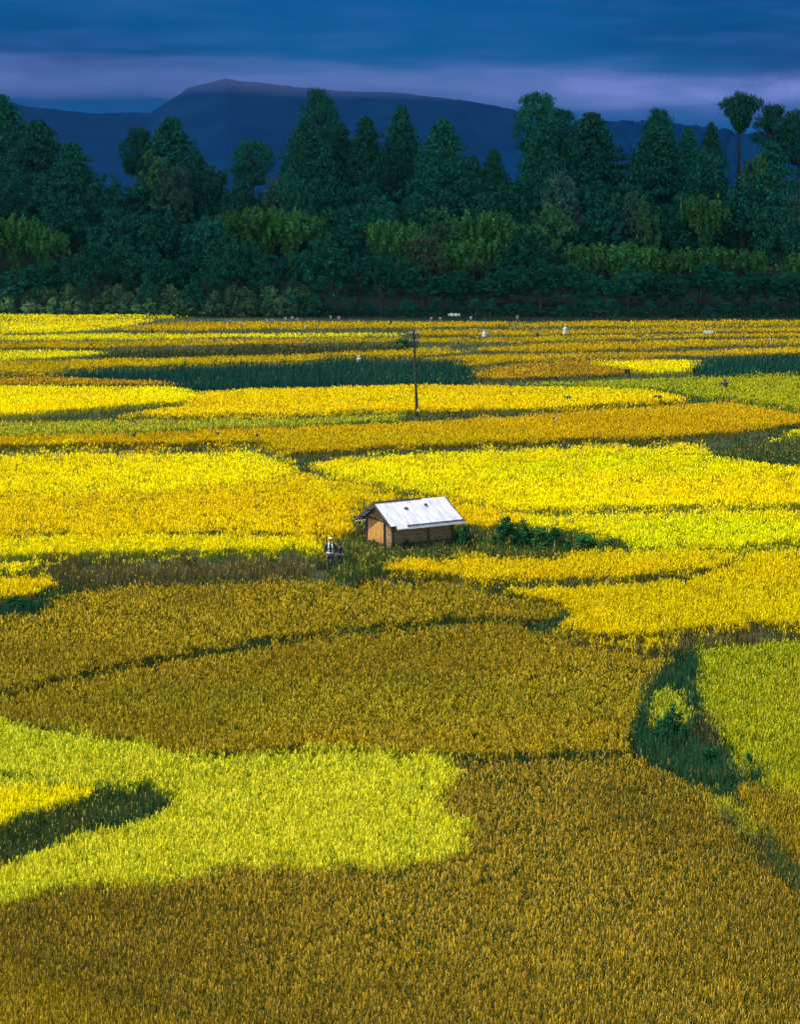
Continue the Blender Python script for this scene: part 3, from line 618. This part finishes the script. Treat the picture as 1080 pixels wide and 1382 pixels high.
M_MTN = noisy('haze_blue_forest', (.0005, .011, .042), (.001, .014, .047), .02, 1, spec=0, bump=0)  # blue of distant haze is put into the forest colour
ridge([(-700, 200), (-300, 160), (-100, 128), (0, 132), (60, 144), (130, 152), (210, 152), (260, 118), (310, 105), (370, 112), (450, 121), (540, 124), (620, 134), (690, 146), (740, 175), (800, 230), (900, 260)], 2000, 620, 3, M_MTN, 'main dark blue mountain behind the forest', 1.0)
ridge([(650, 240), (720, 185), (780, 168), (830, 164), (870, 162), (905, 166), (940, 170), (965, 173), (990, 180), (1030, 176), (1080, 172), (1200, 165), (1400, 190), (1700, 230)], 1500, 420, 5, M_MTN, 'low forested ridge under the bright mist at right', .5)

# ---------------------------------------------------------------- hut
M_TIN = noisy('roof_tin', (.58,.60,.66), (.82,.82,.86), 2.2, .45, spec=.5, bump=.05, stretch=(2.2, .5, .5))
M_TIN2 = noisy('old_tin', (.26, .29, .34), (.42, .44, .50), 6, .55, spec=.4)
M_DTIN = noisy('dark_underside', (.02, .05, .06), (.05, .08, .09), 4, .9)
M_WOOD = noisy('weathered_planks', (.11, .065, .03), (.36, .21, .09), 2.5, .9, stretch=(1, 1, 8), bump=.4)
M_PANEL = noisy('orange_boards', (.28, .13, .03), (.56, .28, .07), 3, .85, stretch=(6, 6, 1), bump=.4)
M_DARKW = noisy('dark_beam', (.03, .03, .025), (.07, .06, .045), 5, .9, bump=.3)
M_STONE = noisy('stone', (.02, .02, .02), (.06, .06, .06), 9, .9, bump=.5)
HX, HY, HZ = .50, 96.0, 1.17
TH = math.radians(33)
hut = empty('hut', (HX, HY, HZ), TH); tag(hut, 'small wooden field hut with a white tin gable roof among the rice', 'hut')
LW, WW = 1.85, 1.22        # half length, half width of the walls
HE = 1.60; HR = 2.46; RL = 2.25; RW = 1.72   # eave and ridge heights, roof half length and half span
HEV = HE-.12
def slope(y): return HR-(HR-HEV)*abs(y)/RW
def wall_boards(p0, p1, z0, z1, n, horizontal=True, topf=None):
    m = MB(); p0 = Vector(p0); p1 = Vector(p1); L = (p1-p0).length; d = (p1-p0)/L; r = random.Random(int(L*100)+n)
    ang = math.atan2(d.y, d.x); R = Matrix.Rotation(ang, 3, 'Z')
    if horizontal:
        hh = (z1-z0)/n
        for k in range(n): m.box((p0+p1)/2+Vector((0, 0, z0+hh*(k+.5)))+R@Vector((0, r.uniform(-.006, .006), 0)), (L, .03, hh*.94), R)
    else:
        w = L/n
        for k in range(n):
            c = p0+d*w*(k+.5); zt = topf((k+.5)/n) if topf else z1
            m.box(c+Vector((0, 0, (z0+zt)/2))+R@Vector((0, r.uniform(-.008, .008), 0)), (w*.93, .03, zt-z0), R)
    return m
wall_boards((-LW, -WW, 0), (LW, -WW, 0), -.1, HE+.1, 11).build('wall', M_WOOD, hut)
wall_boards((-LW, WW, 0), (LW, WW, 0), -.1, HE+.1, 11).build('wall', M_WOOD, hut)
gt = lambda f: slope((f-.5)*2*WW)-.06
wall_boards((LW, -WW, 0), (LW, WW, 0), -.1, HE, 12, False, gt).build('wall', M_WOOD, hut)
gw = wall_boards((-LW, -WW, 0), (-LW, WW, 0), -.1, HE, 12, False, gt).build('wall', M_WOOD, hut); gw['label'] = 'gable wall with orange boards'
wall_boards((-LW-.035, -.46, 0), (-LW-.035, 1.05, 0), .38, 1.50, 6, False).build('panel', M_PANEL, gw)
wall_boards((-LW-.035, -.46, 0), (-LW-.035, 1.05, 0), -.1, .28, 6, False).build('panel', M_PANEL, gw)
MB().bar((-LW-.06, -1.15, 1.58), (-LW-.06, 1.15, 1.58), .06, .08).bar((-LW-.06, -.5, .33), (-LW-.06, 1.12, .33), .05, .07).build('beam', M_DARKW, gw)
MB().bar((-LW-.06, -.52, -.1), (-LW-.06, -.52, 1.54), .09, .06).build('door_post', M_DARKW, gw)
for sx in (-1, 1):
    for sy in (-1, 1):
        MB().tube([(sx*(LW+.02), sy*(WW+.03), -.3), (sx*(LW+.02), sy*(WW+.03), slope(WW)-.07)], .06, 8).build('post', M_DARKW, hut)
MB().tube([(.35, -WW-.04, -.3), (.35, -WW-.04, HE)], .05, 8).build('post', M_DARKW, hut)
MB().bar((-LW, -WW-.045, .42), (LW, -WW-.045, .42), .05, .06).build('beam', M_DARKW, hut)
def sheet(y0, z0, y1, z1, x0, x1, th, n=46, corr=.012, skew=0, ny=6, sag=0.0):
    """corrugated metal sheet with real thickness"""
    bm = bmesh.new(); top = []; 
    for j in range(ny+1):
        t = j/ny; row = []
        for i in range(n*4+1):
            s = i/(n*4); x = x0+(x1-x0)*s+skew*t; y = y0+(y1-y0)*t; z = z0+(z1-z0)*t+corr*math.sin(s*n*2*math.pi)-sag*math.sin(math.pi*t)
            row.append(bm.verts.new((x, y, z)))
        top.append(row)
    for j in range(ny):
        for i in range(n*4): bm.faces.new((top[j][i], top[j][i+1], top[j+1][i+1], top[j+1][i]))
    r = bmesh.ops.solidify(bm, geom=bm.faces[:], thickness=th)
    return bm
def add_sheet(name, bm, m, parent):
    me = bpy.data.meshes.new(name); bmesh.ops.recalc_face_normals(bm, faces=bm.faces[:]); bm.to_mesh(me); bm.free(); return link(name, me, m, parent)
near = add_sheet('roof', sheet(-.01, HR, -RW, HEV, -RL, RL, .012, skew=.0), M_TIN, hut); near['label'] = 'white tin roof slope'
ye = -RW
add_sheet('roof_edge', sheet(ye+.32, slope(ye+.32)-.035, ye-.17, HEV-.20, -RL+.28, RL+.05, .012, n=40), M_TIN2, near)
add_sheet('roof_patch', sheet(ye+.12, slope(ye+.12)+.02, ye-.20, HEV-.15, -RL+.34, -RL+.98, .012, n=7, skew=-.06), M_TIN, near)
fr = add_sheet('roof', sheet(.01, HR, RW+.3, slope(RW+.3), -RL, RL, .012), M_TIN2, hut); fr['label'] = 'grey far roof slope'
add_sheet('roof_edge', sheet(RW+.05, slope(RW+.05)-.03, RW+.42, slope(RW+.42)-.02, -RL+.06, RL, .012, n=40), M_TIN, fr)
MB().bar((-RL-.03, .0, HR+.04), (-.1+RL*.35, .0, HR+.04), .10, .05).build('ridge_cap', M_DARKW, hut)
for sx in (-1, 1):
    for sy in (-1, 1):
        MB().bar((sx*(RL-.0), sy*.03, HR-.045), (sx*(RL-.0), sy*(RW+.02+(.28 if sy > 0 else 0)), slope(RW+.02+(.28 if sy > 0 else 0))-.055), .05, .09).build('bargeboard', M_DARKW, hut)
for k in range(5):
    for sy in (-1, 1):
        x = -RL+.35+k*(2*RL-.7)/4; MB().bar((x, sy*.04, HR-.09), (x, sy*(RW-.06), HEV-.10), .06, .07).build('rafter', M_DARKW, hut)
for y in (-1.5, -.75, .75, 1.5): MB().bar((-RL+.03, y, slope(y)-.045), (RL-.03, y, slope(y)-.045), .05, .045).build('purlin', M_DARKW, hut)
def on_hut(p): return Matrix.Translation((HX, HY, HZ)) @ Matrix.Rotation(TH, 4, 'Z') @ Vector(p)
for (lx, ly, s, lab) in [(-.62, -.62, (.13, .07, .05), 'flat dark stone lying on the left part of the white roof'), (.68, -.52, (.09, .075, .075), 'round dark stone lying on the right part of the white roof')]:
    o = MB().ball((0, 0, 0), s, 2, .12).build('stone', M_STONE, smooth=False); o.location = on_hut((lx, ly, slope(ly)+.055)); o.rotation_euler = (.3, 0, TH+.2); tag(o, lab, 'stone', 'stones weighing down the roof')

# ---------------------------------------------------------------- utility pole
M_POLE = noisy('pole_wood', (.02, .022, .02), (.05, .05, .04), 3, .9)
M_INS = mat('insulator', (.25, .27, .3), .4)
px, py = ground(563, 566, 2.35); px = float(px); py = float(py); pz = zg(px, py); ptop = zat(446, py); H = ptop-pz
pole = empty('utility_pole', (px, py, pz)); tag(pole, 'tall thin dark utility pole standing alone in the gold far field', 'utility pole')
lean = xat(558.5, 446, py)-px
def pp(z): return Vector((lean*z/H, 0, z))
MB().tube([pp(-.3), pp(H*.5), pp(H)], [.13, .11, .09], 10).build('pole', M_POLE, pole)
for z, w in ((H-.35, .42), (H-.95, .34)):
    a = MB().bar(pp(z)+Vector((-w, -.12, 0)), pp(z)+Vector((w, -.12, .02)), .09, .1).build('cross_arm', M_POLE, pole)
    for s in (-.9, -.35, .35, .9): MB().tube([pp(z)+Vector((w*s, -.12, .05)), pp(z)+Vector((w*s, -.12, .14)), pp(z)+Vector((w*s, -.12, .26))], [.03, .06, .03], 8).build('insulator', M_INS, a)
MB().bar(pp(H-1.1)+Vector((-.42, -.1, 0)), pp(H-.4)+Vector((-.02, -.1, 0)), .05).bar(pp(H-1.1)+Vector((.42, -.1, 0)), pp(H-.4)+Vector((.02, -.1, 0)), .05).build('brace', M_POLE, pole)

# ---------------------------------------------------------------- people
M_SKIN = mat('skin', (.30, .16, .09), .6); M_HAIR = mat('hair', (.012, .011, .01), .6)
M_NAVY = noisy('dark_cloth', (.015, .02, .035), (.03, .035, .05), 9, .9); M_WHITE = noisy('pale_cloth', (.55, .58, .62), (.7, .72, .75), 9, .9)
M_GREY = noisy('grey_green_trousers', (.03, .05, .045), (.05, .07, .06), 9, .9); M_EYE = mat('eye', (.02, .02, .02), .3); M_BOOT = mat('boots', (.02, .02, .02), .7)
def skin(name, verts, edges, radii, m, parent, root=0, sub=2):
    me = bpy.data.meshes.new(name); me.from_pydata(verts, edges, []); o = link(name, me, None, None)
    md = o.modifiers.new('s', 'SKIN'); md.use_smooth_shade = True
    for v, r in zip(me.skin_vertices[0].data, radii): v.radius = (r, r) if not hasattr(r, '__len__') else r
    me.skin_vertices[0].data[root].use_root = True
    s = o.modifiers.new('d', 'SUBSURF'); s.levels = s.render_levels = sub
    dg = bpy.context.evaluated_depsgraph_get(); ev = bpy.data.meshes.new_from_object(o.evaluated_get(dg)); ev.name = name
    bpy.data.objects.remove(o); ev.materials.clear(); ev.materials.append(m)
    for p in ev.polygons: p.use_smooth = True
    return link(name, ev, None, parent)
def person(loc, rz, h, label, arms, top_m, trou_m, vest=True, hat=True):
    root = empty('person', loc, rz); tag(root, label, 'person'); root.scale = (h/1.7,)*3
    # skeleton faces -y
    V = [(0, 0, .92), (0, 0, 1.08), (0, 0, 1.25), (0, .01, 1.40), (0, .01, 1.47), (0, -.005, 1.56), (0, 0, 1.64)]
    R = [(.15, .10), (.13, .09), (.155, .10), (.10, .075), .052, (.075, .09), (.07, .085)]
    E = [(i, i+1) for i in range(6)]
    hips = {}
    for s in (-1, 1):
        b = len(V)
        V += [(s*.09, 0, .86), (s*.11, -.02 if s > 0 else .01, .48), (s*.12, .01, .10), (s*.125, -.11, .04)]; R += [.088, .058, .040, .036]
        E += [(0, b), (b, b+1), (b+1, b+2), (b+2, b+3)]
        b = len(V); el, wr = arms[0 if s < 0 else 1]
        hd = Vector(wr)+(Vector(wr)-Vector(el)).normalized()*.06
        V += [(s*.17, .01, 1.38), el, wr, tuple(hd)]; R += [.056, .042, .028, (.036, .022)]
        E += [(3, b), (b, b+1), (b+1, b+2), (b+2, b+3)]
        d = (Vector(wr)-Vector(el)).normalized(); side = d.cross(Vector((0, 1, 0))).normalized()
        hb = b+3
        for k, (o_, L_) in enumerate(((-.026, .06), (-.009, .072), (.009, .068), (.025, .052))):
            p = hd+side*o_+d*.02; q = p+d*L_+Vector((0, -.015, 0)); n = len(V); V += [tuple(p), tuple((p+q)/2+Vector((0, .004, 0))), tuple(q)]; R += [.009, .0085, .007]; E += [(hb, n), (n, n+1), (n+1, n+2)]
        p = hd-side*.035*s-d*.02; q = p-side*.02*s+d*.035; n = len(V); V += [tuple(p), tuple(q)]; R += [.010, .008]; E += [(hb, n), (n, n+1)]
    body = skin('body', V, E, R, M_SKIN, root)
    m = MB().ball((0, -.095, 1.575), (.014, .02, .022), 2).build('nose', M_SKIN, root, True)
    for s in (-1, 1):
        MB().ball((s*.032, -.083, 1.60), (.012, .008, .007), 2).build('eye', M_EYE, root, True); MB().ball((s*.078, .005, 1.59), (.012, .022, .032), 2).build('ear', M_SKIN, root, True)
    MB().ball((0, -.085, 1.535), (.024, .008, .006), 2).build('mouth', mat('lips', (.22, .07, .05), .6), root, True)
    bm = bmesh.new(); bmesh.ops.create_uvsphere(bm, u_segments=20, v_segments=12, radius=1)
    for v in list(bm.verts):
        if v.co.z < -.15 and v.co.y < .3: bm.verts.remove(v)
    for v in bm.verts: v.co = Vector((v.co.x*.088, v.co.y*.105+.012, v.co.z*.10+1.625))
    me = bpy.data.meshes.new('hair'); bm.to_mesh(me); bm.free(); link('hair', me, M_HAIR, root)
    # clothes: slightly larger skins over the body
    sv = [(0, 0, .90), (0, 0, 1.08), (0, 0, 1.25), (0, .01, 1.41)]; sr = [(.165, .12), (.148, .108), (.172, .118), (.115, .09)]; se = [(0, 1), (1, 2), (2, 3)]
    for s in (-1, 1):
        el, wr = arms[0 if s < 0 else 1]; b = len(sv); mid = tuple(Vector(el).lerp(Vector(wr), .8)); sv += [(s*.17, .01, 1.385), el, mid]; sr += [.068, .054, .045]; se += [(3, b), (b, b+1), (b+1, b+2)]
    skin('shirt', sv, se, sr, top_m, root)
    tv = [(0, 0, .93)]; tr = [(.16, .118)]; te = []
    for s in (-1, 1):
        b = len(tv); tv += [(s*.095, 0, .84), (s*.11, -.02 if s > 0 else .01, .48), (s*.12, .01, .14)]; tr += [.102, .075, .062]; te += [(0, b), (b, b+1), (b+1, b+2)]
    skin('trousers', tv, te, tr, trou_m, root)
    for s in (-1, 1): MB().ball((s*.125, -.045, .05), (.05, .13, .055), 2).build('boot', M_BOOT, root, True)
    if vest:
        v = MB()
        for s in (-1, 1): v.tube([(s*.075, -.085, .98), (s*.085, -.115, 1.12), (s*.09, -.125, 1.25), (s*.08, -.10, 1.39), (s*.075, 0, 1.47)], [.03, .034, .034, .03, .022], 8)
        v.build('strap', M_WHITE, root, True)
        MB().tube([(-.15, -.08, .985), (-.07, -.13, .98), (.07, -.13, .98), (.15, -.08, .985)], .025, 8).build('belt', M_WHITE, root, True)
    if hat: MB().ball((0, -.01, 1.695), (.085, .10, .045), 2).ball((0, -.10, 1.675), (.06, .06, .012), 2).build('cap', M_WHITE, root, True)
    return root
D_P = 89.8; x = xat(446, 745, D_P)
person((x, D_P, zg(x, D_P)+.02), .1, 1.74, 'person in dark top with pale straps facing the camera beside the hut path', [((-.29, .03, 1.13), (-.22, -.08, .93)), ((.29, .03, 1.13), (.22, -.08, .93))], M_NAVY, M_GREY)
D_C = 90.2; x = xat(458.5, 745, D_C)
person((x, D_C, zg(x, D_C)+.15), -.3, 1.12, 'small child in dark clothes standing right of the adult person', [((-.26, .03, 1.14), (-.25, -.04, .93)), ((.26, .03, 1.14), (.24, -.06, .93))], M_NAVY, M_NAVY, vest=False, hat=False)

# ---------------------------------------------------------------- markers, scarecrows, sheets in the far fields
M_CANE = noisy('cane', (.10, .08, .04), (.2, .16, .08), 6, .9); M_RAG = noisy('white_rag', (.38, .38, .36), (.5, .5, .47), 7, .9); M_DRAG = noisy('dark_rag', (.02, .03, .03), (.05, .06, .05), 7, .9)
def at_ground(X, Yb):
    z = float(np.interp(Yb, [430, 450, 480, 520, 580, 650, 760], [4.7, 4.2, 3.5, 2.9, 2.3, 1.8, 1.2])); 
    for _ in range(4):
        x, y = ground(X, Yb, z); x = float(x); y = float(y); z = zg(x, y)
    return x, y, z
def stake(X, Ytop, Yb, label, cloth=True, group='marker stakes in the far paddies', w=1.0):
    x, y, z = at_ground(X, Yb+6); H = max(zat(Ytop, y)-z, .9); r = random.Random(int(X*7+Yb))
    root = empty('marker_stake', (x, y, z), r.uniform(-.6, .6)); tag(root, label, 'stake', group)
    MB().tube([(0, 0, -.1), (r.uniform(-.04, .04), 0, H*.5), (r.uniform(-.08, .08), 0, H)], .035, 6).build('pole', M_CANE, root)
    bm = bmesh.new(); L = .45*w; n = 6; rows = []
    for j in range(n+1):
        t = j/n; rows.append([bm.verts.new((.03+s*.26*w*(1-.2*t)*1.0, .05*math.sin(5*t+3*s), H-.02-L*t*(1+.15*s))) for s in (0, .5, 1)])
    for a, b in zip(rows, rows[1:]):
        for k in range(2): bm.faces.new((a[k], a[k+1], b[k+1], b[k]))
    bmesh.ops.solidify(bm, geom=bm.faces[:], thickness=.02); me = bpy.data.meshes.new('flag'); bm.to_mesh(me); bm.free()
    link('flag', me, M_RAG if cloth else M_DRAG, root)
for X, a, b, c, lab in [
  (304, 431, 440, 1, 'white flagged stake, first left of the centre strip'), (309, 432, 440, 1, 'white flagged stake close beside another at left'), (325, 437, 446, 1, 'white flagged stake low in the last left strip'),
  (359, 431, 439, 1, 'pale flagged stake by the trees left of centre'), (365, 431, 439, 1, 'pale flagged stake right of its twin by the trees'), (384, 428, 437, 1, 'white flagged stake against the dark trees left of centre'),
  (393, 427, 436, 1, 'taller white flagged stake against the dark trees'), (400, 429, 437, 1, 'third white flagged stake against the dark trees'), (445, 426, 436, 1, 'white flagged stake under the big central domed tree'),
  (456, 427, 436, 1, 'white flagged stake right below the central domed tree'), (409, 440, 464, 1, 'tallest thin flagged stake left of the utility pole'), (414, 455, 467, 1, 'short white flagged stake beside the tallest one'),
  (289, 456, 467, 1, 'white flagged stake in the far left second strip'), (330, 455, 467, 1, 'white flagged stake mid way to the tall one'), (183, 437, 445, 1, 'white flagged stake at far left strip end'),
  (197, 434, 444, 1, 'pale flagged stake right of the far left one'), (204, 444, 453, 0, 'dark ragged stake in the far left paddies'), (526, 432, 442, 0, 'dark ragged stake near the centre of the last strip'),
  (580, 428, 436, 1, 'white flagged stake left of the white sheet'), (593, 428, 436, 1, 'white flagged stake touching the left of the white sheet'), (634, 427, 434, 1, 'white flagged stake right of the white sheet'),
  (697, 426, 436, 1, 'thin flagged stake right of centre by the trees'), (724, 449, 457, 0, 'dark ragged stake behind the red brown patch'), (932, 441, 450, 1, 'white flagged stake in the far right strip'),
  (1003, 456, 465, 1, 'white flagged stake near the right edge'), (1036, 456, 467, 1, 'white flagged stake nearest the right edge'), (935, 497, 508, 0, 'dark ragged stake at the end of the yellow patch'),
  (843, 498, 507, 0, 'dark ragged stake in front of the red brown patch'), (847, 498, 507, 0, 'second dark ragged stake in front of the red brown patch'), (345, 586, 598, 0, 'dark ragged stake in the long gold field'),
  (292, 598, 608, 0, 'dark ragged stake at the top of the left yellow field'), (179, 602, 610, 0, 'small dark ragged stake above the left yellow field'), (747, 563, 572, 1, 'pale flagged stake in the long gold field')]:
    stake(X, a, b, lab, bool(c))
def scarecrow(X, Ytop, Yb, label, m):
    x, y, z = at_ground(X, Yb+5); H = max(zat(Ytop, y)-z, 1.2); root = empty('scarecrow', (x, y, z)); tag(root, label, 'scarecrow', 'scarecrows in the far paddies')
    MB().tube([(0, 0, -.1), (0, 0, H*.95)], .04, 6).build('post', M_CANE, root)
    MB().tube([(-.45, 0, H*.78), (.45, 0, H*.80)], .03, 6).build('crosspiece', M_CANE, root)
    MB().ball((0, 0, H*.93), (.12, .12, .14), 2, .05).build('head', m, root)
    MB().tube([(0, 0, H*.85), (0, 0, H*.78), (0, .02, H*.45)], [.10, .22, .30], 10).tube([(-.36, 0, H*.70), (0, 0, H*.80), (.36, 0, H*.72)], [.06, .10, .06], 8).build('coat', m, root)
scarecrow(763, 438, 455, 'tall pale scarecrow in the far strip right of the white sheet', M_RAG)
scarecrow(654, 446, 456, 'white scarecrow under the white sheet in the far paddies', M_RAG)
scarecrow(485, 480, 492, 'white scarecrow at the upper edge of the dark reed bed', M_RAG)
scarecrow(978, 515, 525, 'dark wide armed scarecrow in the light green field at right', M_DRAG)
def tarp(X, Yb, wpx, label):
    x, y, z = at_ground(X, Yb); w = wpx*y/F; bm = bmesh.new(); rows = []
    for j in range(7):
        t = j/6; rows.append([bm.verts.new((w*(i/10-.5), t*.9, .75+.32*math.sin(math.pi*t)+.08*math.sin(i*1.7+j))) for i in range(11)])
    for a, b in zip(rows, rows[1:]):
        for k in range(10): bm.faces.new((a[k], a[k+1], b[k+1], b[k]))
    bmesh.ops.solidify(bm, geom=bm.faces[:], thickness=.03)
    me = bpy.data.meshes.new('plastic_sheet'); bm.to_mesh(me); bm.free(); o = link('plastic_sheet', me, M_RAG); o.location = (x, y, z); tag(o, label, 'sheet')
tarp(613, 434, 16, 'white plastic sheet draped over rice by the dark trees'); tarp(956, 459, 14, 'pale sheet lying by the small shrub in the far right paddies')

# ---------------------------------------------------------------- cloudbank added overhead, out of view, to shade the forest
M_SHADE_CLOUD = noisy('shade_cloud_matter', (.55, .58, .65), (.8, .82, .86), .004, 1, spec=0)
def shade_cloud(cx, cy, z, sx, sy, th, seed, label):
    nx, ny = 90, 60; V = []; 
    for side in (0, 1):
        for j in range(ny):
            for i in range(nx):
                u = i/(nx-1)*2-1; v = j/(ny-1)*2-1
                e = max(0, 1-(abs(u)**6+abs(v)**6))**.5
                x = cx+u*sx; y = cy+v*sy
                n = float(fbm(np.array([x/90.]), np.array([y/90.]), seed, 4)[0])
                yy = y+(float(vnoise(np.array([x/60.]), np.array([3.3]), seed)[0])-.5)*30
                V.append((x, yy, z+(th*e*(.4+n) if side else -th*.35*e*(.3+n))))
    V = np.array(V); a = np.arange(nx*ny).reshape(ny, nx); b = a+nx*ny
    q = lambda g: np.stack([g[:-1, :-1], g[:-1, 1:], g[1:, 1:], g[1:, :-1]], -1).reshape(-1, 4)
    o = link('shade_cloud', np_mesh('shade_cloud', V, np.concatenate([q(a)[:, ::-1], q(b)]), smooth=True), M_SHADE_CLOUD); tag(o, label, kind='structure')
SUN_EL = math.radians(58); SD = Vector((-.99, .0)).normalized(); SV = Vector((SD.x*math.cos(SUN_EL), SD.y*math.cos(SUN_EL), math.sin(SUN_EL)))
CZ = 420.; off = CZ/math.tan(SUN_EL)
y_edge = 262+off*SD.y   # near edge of the cloud so that its shadow starts at the forest foot
shade_cloud(off*SD.x, y_edge+420, CZ, 1500, 420, 110, 3, 'unseen cloudbank added overhead to shade the forest')

# ---------------------------------------------------------------- haze
hm = bpy.data.materials.new('haze'); hm.use_nodes = True; hn = hm.node_tree; hn.nodes.clear()
ho = hn.nodes.new('ShaderNodeOutputMaterial'); hv = hn.nodes.new('ShaderNodeVolumePrincipled'); hn.links.new(hv.outputs[0], ho.inputs['Volume'])
hv.inputs['Color'].default_value = (.30, .62, 1, 1); hv.inputs['Density'].default_value = .00005; hv.inputs['Anisotropy'].default_value = .65
hz = MB().box((0, 1300, 104), (5200, 3200, 212)).build('haze', hm); tag(hz, 'thin blue air between the fields and the mountains', kind='stuff')

def mist(X, Y, d, wx, wz, depth, dens, label):
    m = bpy.data.materials.new('mist'); m.use_nodes = True; q = m.node_tree; q.nodes.clear(); o = q.nodes.new('ShaderNodeOutputMaterial'); v = q.nodes.new('ShaderNodeVolumePrincipled')
    q.links.new(v.outputs[0], o.inputs['Volume']); v.inputs['Color'].default_value = (.42, .46, .95, 1); v.inputs['Density'].default_value = dens; v.inputs['Anisotropy'].default_value = .3
    ob = MB().ball((0, 0, 0), (wx*d/F, depth, wz*d/F), 4).build('mist', m, None, True); ob.location = (xat(X, Y, d), d, zat(Y, d)); tag(ob, label, kind='stuff')
mist(60, 107, 1990, 520, 12, 300, .0005, 'thin mist lying over the summit of the main mountain')
mist(620, 127, 1990, 420, 13, 300, .0007, 'thin mist lying along the right shoulder of the main mountain')

# ---------------------------------------------------------------- sky
w = bpy.data.worlds.new('World'); bpy.context.scene.world = w; w.use_nodes = True; nt = w.node_tree; nt.nodes.clear(); N = nt.nodes.new; L = nt.links.new
def mth(op, a, b=None, c=None, clamp=False):
    n = N('ShaderNodeMath'); n.operation = op; n.use_clamp = clamp
    for i, v in enumerate((a, b, c)):
        if v is None: continue
        if isinstance(v, (int, float)): n.inputs[i].default_value = v
        else: L(v, n.inputs[i])
    return n.outputs[0]
def mrange(v, a, b, c=0, d=1, smooth=True):
    n = N('ShaderNodeMapRange'); n.interpolation_type = 'SMOOTHSTEP' if smooth else 'LINEAR'
    L(v, n.inputs[0]); n.inputs[1].default_value = a; n.inputs[2].default_value = b; n.inputs[3].default_value = c; n.inputs[4].default_value = d; return n.outputs[0]
def mixc(f, a, b):
    n = N('ShaderNodeMix'); n.data_type = 'RGBA'
    if isinstance(f, (int, float)): n.inputs[0].default_value = f
    else: L(f, n.inputs[0])
    for i, v in ((6, a), (7, b)):
        if isinstance(v, tuple): n.inputs[i].default_value = (*v, 1)
        else: L(v, n.inputs[i])
    return n.outputs[2]
def noise(v, sc, det=4, stretch=(1, 1, 1)):
    mp = N('ShaderNodeMapping'); mp.inputs['Scale'].default_value = stretch; L(v, mp.inputs[0]); n = N('ShaderNodeTexNoise'); n.inputs['Scale'].default_value = sc; n.inputs['Detail'].default_value = det; L(mp.outputs[0], n.inputs[0]); return n.outputs[0]
out = N('ShaderNodeOutputWorld'); bg = N('ShaderNodeBackground'); bg.inputs[1].default_value = 1.0
sky = N('ShaderNodeTexSky'); sky.sky_type = 'NISHITA'; sky.sun_disc = False; sky.sun_elevation = SUN_EL; sky.sun_rotation = math.atan2(SD.x, SD.y)
tc = N('ShaderNodeTexCoord'); gen = tc.outputs['Generated']; sep = N('ShaderNodeSeparateXYZ'); L(gen, sep.inputs[0]); gx, gy, gz = sep.outputs
az = mth('ARCTAN2', gx, gy)                      # 0 straight ahead, + to the right
el = mth('ARCSINE', gz)
EXPSKY = .15
nish = N('ShaderNodeVectorMath'); nish.operation = 'SCALE'; nish.inputs['Scale'].default_value = EXPSKY; L(sky.outputs[0], nish.inputs[0])
# storm deck of clouds ahead
n1 = noise(gen, 3.2, 6, (1, 1, 5)); n2 = noise(gen, 14, 5, (1, 1, 7)); n3 = noise(gen, 7, 3, (1, 1, 2))
deck = mixc(mrange(n1, .38, .62), (.000, .028, .105), (.000, .048, .148))
deck = mixc(mth('MULTIPLY', mrange(n2, .42, .7), .45), deck, (.012, .055, .19))
# mist band lying on the mountains, lower toward the right
cen = mth('ADD', mth('MULTIPLY', mrange(az, -.05, .17, 0, 1), -.014), .0765)
cen = mth('ADD', cen, mth('MULTIPLY', mth('SUBTRACT', n2, .5), .026))
dist = mth('DIVIDE', mth('SUBTRACT', el, cen), mrange(az, -.02, .14, .0075, .0125))
band = mth('EXPONENT', mth('MULTIPLY', mth('MULTIPLY', dist, dist), -1))
amp = mth('MULTIPLY', mth('MULTIPLY', mrange(n3, .3, .7, .65, 1.1), mrange(noise(gen, 30, 5, (1, 1, 4)), .3, .7, .6, 1.15)), mrange(az, .03, .13, .30, 1.0))
deck = mixc(mth('MULTIPLY', band, amp, clamp=True), deck, (.095, .125, .34))
low = mrange(el, .052, .068, 1, 0); deck = mixc(mth('MULTIPLY', low, .8), deck, (.0, .040, .14))
front = mrange(gy, -.15, .55); 
L(mixc(front, nish.outputs[0], deck), bg.inputs[0]); L(bg.outputs[0], out.inputs[0])

# ---------------------------------------------------------------- sun, camera, view
sl = bpy.data.lights.new('sun', 'SUN'); sl.energy = 4.1; sl.angle = math.radians(.5); sl.color = (1, .93, .80)
so = bpy.data.objects.new('sun', sl); C.objects.link(so); so.rotation_euler = SV.to_track_quat('Z', 'Y').to_euler()
cam = bpy.data.cameras.new('camera'); co = bpy.data.objects.new('camera', cam); C.objects.link(co); co.location = (0, 0, HC); co.rotation_euler = (math.pi/2-PITCH, 0, 0)
cam.sensor_fit = 'HORIZONTAL'; cam.sensor_width = 36; cam.lens = F/1080*36; cam.clip_start = .5; cam.clip_end = 20000
sc = bpy.context.scene; sc.camera = co
sc.view_settings.view_transform = 'Standard'; sc.view_settings.look = 'None'; sc.view_settings.exposure = 1.05; sc.view_settings.gamma = 1
sc.cycles.max_bounces = 6; sc.cycles.transparent_max_bounces = 8
